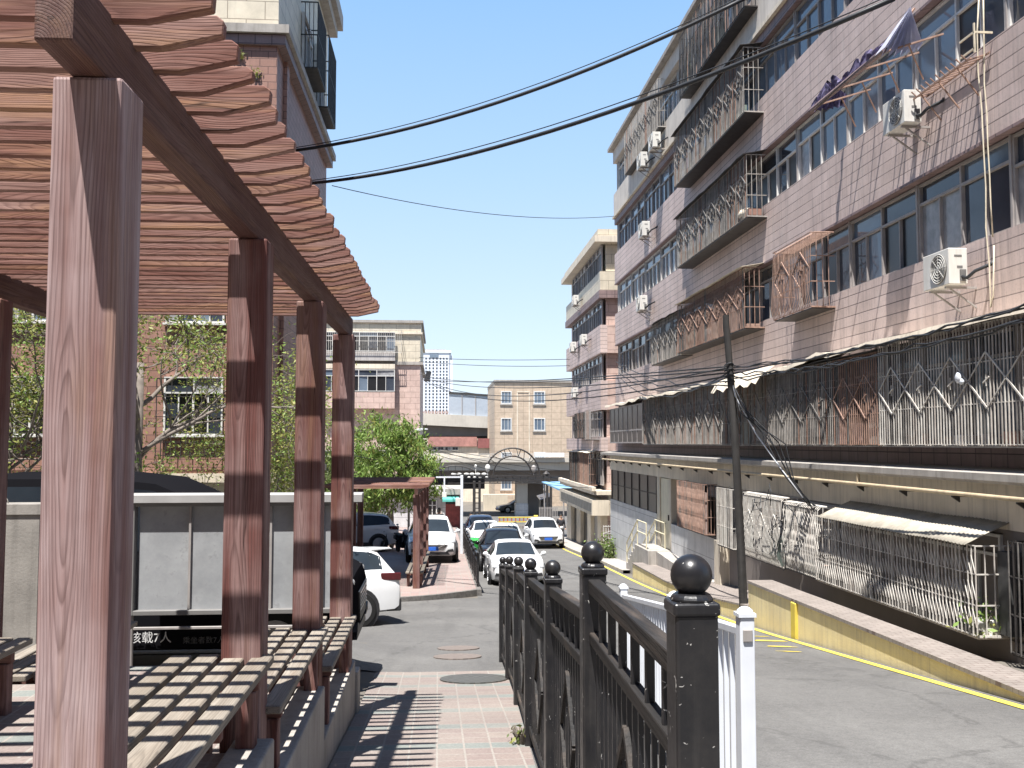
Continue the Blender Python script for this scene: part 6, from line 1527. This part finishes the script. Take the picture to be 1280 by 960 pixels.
# iron arch gate
GY = 78.0; X = lambda px: atY(px, 600, GY).x; Z = lambda py: atY(640, py, GY).z
gate = thing('arch_gate', 'dark iron arch gate spanning the street with truss arch', 'gate', (X(640), GY, G(GY)), world=True)
for pxs_ in ((591, 594.5), (598, 601)):
    MB().box(X(pxs_[0]), X(pxs_[1]), GY - .12, GY + .12, G(GY) - .2, Z(601)).build('column', MT['darkiron'], gate, bevel=.02)
for px in (682.5, 687): MB().box(X(px), X(px + 3), GY - .12, GY + .12, G(GY) - .2, Z(601)).build('column', MT['darkiron'], gate, bevel=.02)
lb = MB()
for z in range(6): lb.box(X(594.5), X(598), GY - .05, GY + .05, Z(610 + z * 6.4), Z(609 + z * 6.4))
lb.build('ladder_bars', MT['darkiron'], gate)
bmz = MB()
for py in (594.2, 603): bmz.box(X(535), X(692), GY - .1, GY + .1, Z(py + 1.4), Z(py))
px = 612
while px < 690: bmz.box(X(px), X(px + .9), GY - .05, GY + .05, Z(602.9), Z(595.7)); px += 9.5
bmz.build('beam', MT['darkiron'], gate)
ar = MB(); cx = X(640.5); cz = Z(594.2)
for rp in (34.0, 24.0):
    rr = rp * GY / FPX; ar.tube([(cx + rr * math.cos(math.pi * k / 28), GY, cz + rr * math.sin(math.pi * k / 28)) for k in range(29)], .075, 6)
for k in range(11):
    a0 = math.pi * k / 10; a1 = math.pi * (k + .5) / 10; r0, r1 = 24 * GY / FPX, 34 * GY / FPX
    ar.bar((cx + r0 * math.cos(a0), GY, cz + r0 * math.sin(a0)), (cx + r1 * math.cos(a0), GY, cz + r1 * math.sin(a0)), .06) if k % 2 == 0 else None
    if k < 10: ar.bar((cx + r0 * math.cos(a0), GY, cz + r0 * math.sin(a0)), (cx + r1 * math.cos(a1), GY, cz + r1 * math.sin(a1)), .05)
ar.build('arch', MT['darkiron'], gate, normals=False)
wg = MB(); cxl = X(567)
wg.tube([(X(534) + (X(604) - X(534)) * k / 16, GY, Z(594) + (12 * GY / FPX) * math.sin(math.pi * k / 16)) for k in range(17)], .05, 6)
for k in range(1, 8): x = X(534) + (X(604) - X(534)) * k / 8; wg.bar((x, GY, Z(594)), (x, GY, Z(594) + (12 * GY / FPX) * math.sin(math.pi * k / 8)), .04)
wg.build('wing', MT['darkiron'], gate, normals=False)
pn = MB(); pn.box(X(535), X(606), GY + .12, GY + .3, Z(611), Z(596)); pn.build('back_panel', MT['darkiron'], gate)
or_ = MB()
for px in (567, 574, 583, 590, 597, 605): 
    c = V(X(px), GY - .14, Z(592.5)); or_.ball(c, .16, 10, (1.4, .5, .7)); or_.ball(c + V(.2, 0, -.25), .12, 8, (1.2, .4, .6))
or_.build('ornament', MT['alu_w'], gate, smooth=True)
for px, py in ((609.5, 585), (667, 586), (594.5, 583)):
    l_ = MB(); c = V(X(px), GY - .1, Z(py)); l_.ball(c, .24 if px > 600 else .13, 12, (.9, .6, 1.3)); l_.tube([c, (c.x, c.y, Z(594))], .03, 6); l_.build('lantern', MT['alu_w'] if px < 640 else MT['alu'], gate, smooth=40)
ln = MB(); c = V(X(683), GY, 0); ln.box(c.x - .22, c.x + .22, GY - .22, GY + .22, Z(601), Z(592.5)); ln.lathe((c.x, GY, Z(592.5)), [(.3, 0), (.05, .25)], 8); ln.build('lantern', MT['darkiron'], gate)
# striped barrier
BYr = 84.0; X = lambda px: atY(px, 650, BYr).x; Z = lambda py: atY(645, py, BYr).z
ba = thing('barrier', 'yellow and red street barrier under the arch gate', 'barrier', (X(648), BYr, G(BYr)), world=True)
b1 = MB(); b1.box(X(623), X(670), BYr - .04, BYr + .04, Z(647.6), Z(646)); b1.box(X(623), X(670), BYr - .04, BYr + .04, Z(653), Z(651.5)); b1.build('boom', MT['ypaint2'], ba)
k = 624; redp = M('red_paint', (.45, .05, .04), .5)
while k < 668: MB().box(X(k), X(k + 1.2), BYr - .02, BYr + .02, Z(651.4), Z(647.7)).build('slat', redp, ba); k += 5
MB().box(X(667), X(672), BYr - .5, BYr - .05, G(BYr) - .1, Z(644)).build('cabinet', MT['ypaint2'], ba, bevel=.03)
# guard hut stuff by the right of the gate: blue awning, sheds, bollards
ba2 = thing('blue_awning', 'pale blue flat awning on thin posts beyond the shop canopy', 'awning', (7.9, 67, G(67)), world=True)
q0 = atY(677, 602, 68); q1 = atY(704, 606, 64)
m_ = M('blue_awning_sheet', (.22, .42, .62), .4, .1, 2)
MB()._add([q0, (q0.x + 3.4, q0.y, q0.z), (q1.x + 2.2, q1.y, q1.z - .3), (q1.x - .2, q1.y, q1.z - .3), q0 + V(0, 0, -.06), (q0.x + 3.4, q0.y, q0.z - .06), (q1.x + 2.2, q1.y, q1.z - .42), (q1.x - .2, q1.y, q1.z - .42)], [(0, 1, 2, 3), (7, 6, 5, 4), (3, 2, 6, 7), (0, 3, 7, 4), (1, 0, 4, 5), (2, 1, 5, 6)]).build('sheet', m_, ba2)
ps = MB()
for p_ in (q0 + V(.2, 0, -.05), q1 + V(.05, .2, -.4), q0 + V(3.2, 0, -.05), q1 + V(2, .2, -.4)): ps.tube([p_, (p_.x, p_.y, G(p_.y) - .1)], .05, 8)
ps.build('posts', MT['alu'], ba2)
hu = thing('guard_hut', 'small dark guard hut with tilted blue roof by the gate', 'hut', (8.0, 82, G(82)), world=True)
X = lambda px: atY(px, 640, 80.0).x; Z = lambda py: atY(640, py, 80.0).z
MB().box(X(676), X(687), 80, 81.6, G(80) - .2, Z(622)).build('wall', MT['darkiron'], hu)
MB().box(X(681), X(686), 79.97, 79.999, Z(640), Z(628)).build('window', MT['glassb'], hu)
MB()._add([(X(674), 79.5, Z(624)), (X(689), 79.5, Z(620)), (X(689), 82, Z(617)), (X(674), 82, Z(621)), (X(674), 79.5, Z(624.8)), (X(689), 79.5, Z(621)), (X(689), 82, Z(618)), (X(674), 82, Z(622))], [(0, 1, 2, 3), (7, 6, 5, 4), (0, 4, 5, 1), (1, 5, 6, 2), (2, 6, 7, 3), (3, 7, 4, 0)]).build('roof', MT['car_blue'], hu)
rg = thing('railing_gate', 'grey barred gate panels beside the guard hut', 'gate', (X(690), 78, G(78)), world=True)
X = lambda px: atY(px, 640, 74.0).x; Z = lambda py: atY(640, py, 74.0).z
mb = MB(); px = 674.0
while px < 697: mb.box(X(px), X(px + .8), 73.97, 74.03, G(74) - .1, Z(634)); px += 2.0
for py in (635, 648, 660): mb.box(X(674), X(697), 74.031, 74.07, Z(py + .8), Z(py))
mb.build('bars', MT['alu'], rg)
lg = thing('lattice_gate', 'white lattice gate between the two apartment blocks', 'gate', (8.6, 46.6, G(46)), world=True)
X = lambda px: atX(px, 670, 8.4); mb = MB(); yy = 46.4; zb = G(46.4)
for k in range(9): mb.bar((8.0 + k * .12, yy, zb), (8.0 + k * .12, yy, zb + 1.5), .025)
for k in range(5): mb.bar((8.0, yy - .02, zb + .1 + k * .34), (8.96, yy - .02, zb + .1 + k * .34), .025)
for k in range(4): mb.bar((8.0, yy - .04, zb + .1 + k * .34), (8.96, yy - .04, zb + .44 + k * .34), .02)
mb.build('lattice', MT['alu_w'], lg)
q = atY(534, 470, 67.6); sp = thing('loudspeaker', 'dark loudspeaker on a bracket at the corner of the cream block', 'loudspeaker', q)
MB()._add([(-.25, -.15, -.35), (.15, -.15, -.4), (.3, -.1, .3), (-.02, -.1, .38), (-.25, .1, -.35), (.15, .1, -.4), (.3, .1, .3), (-.02, .1, .38)], [(0, 1, 2, 3), (7, 6, 5, 4), (0, 4, 5, 1), (1, 5, 6, 2), (2, 6, 7, 3), (3, 7, 4, 0)]).build('horn', MT['plastic'], sp, bevel=.03)
MB().tube([(-.1, .1, .1), (-.55, .2, .15)], .03, 6).build('bracket', MT['darkiron'], sp)
# stray weeds and litter specks are left to the surfaces
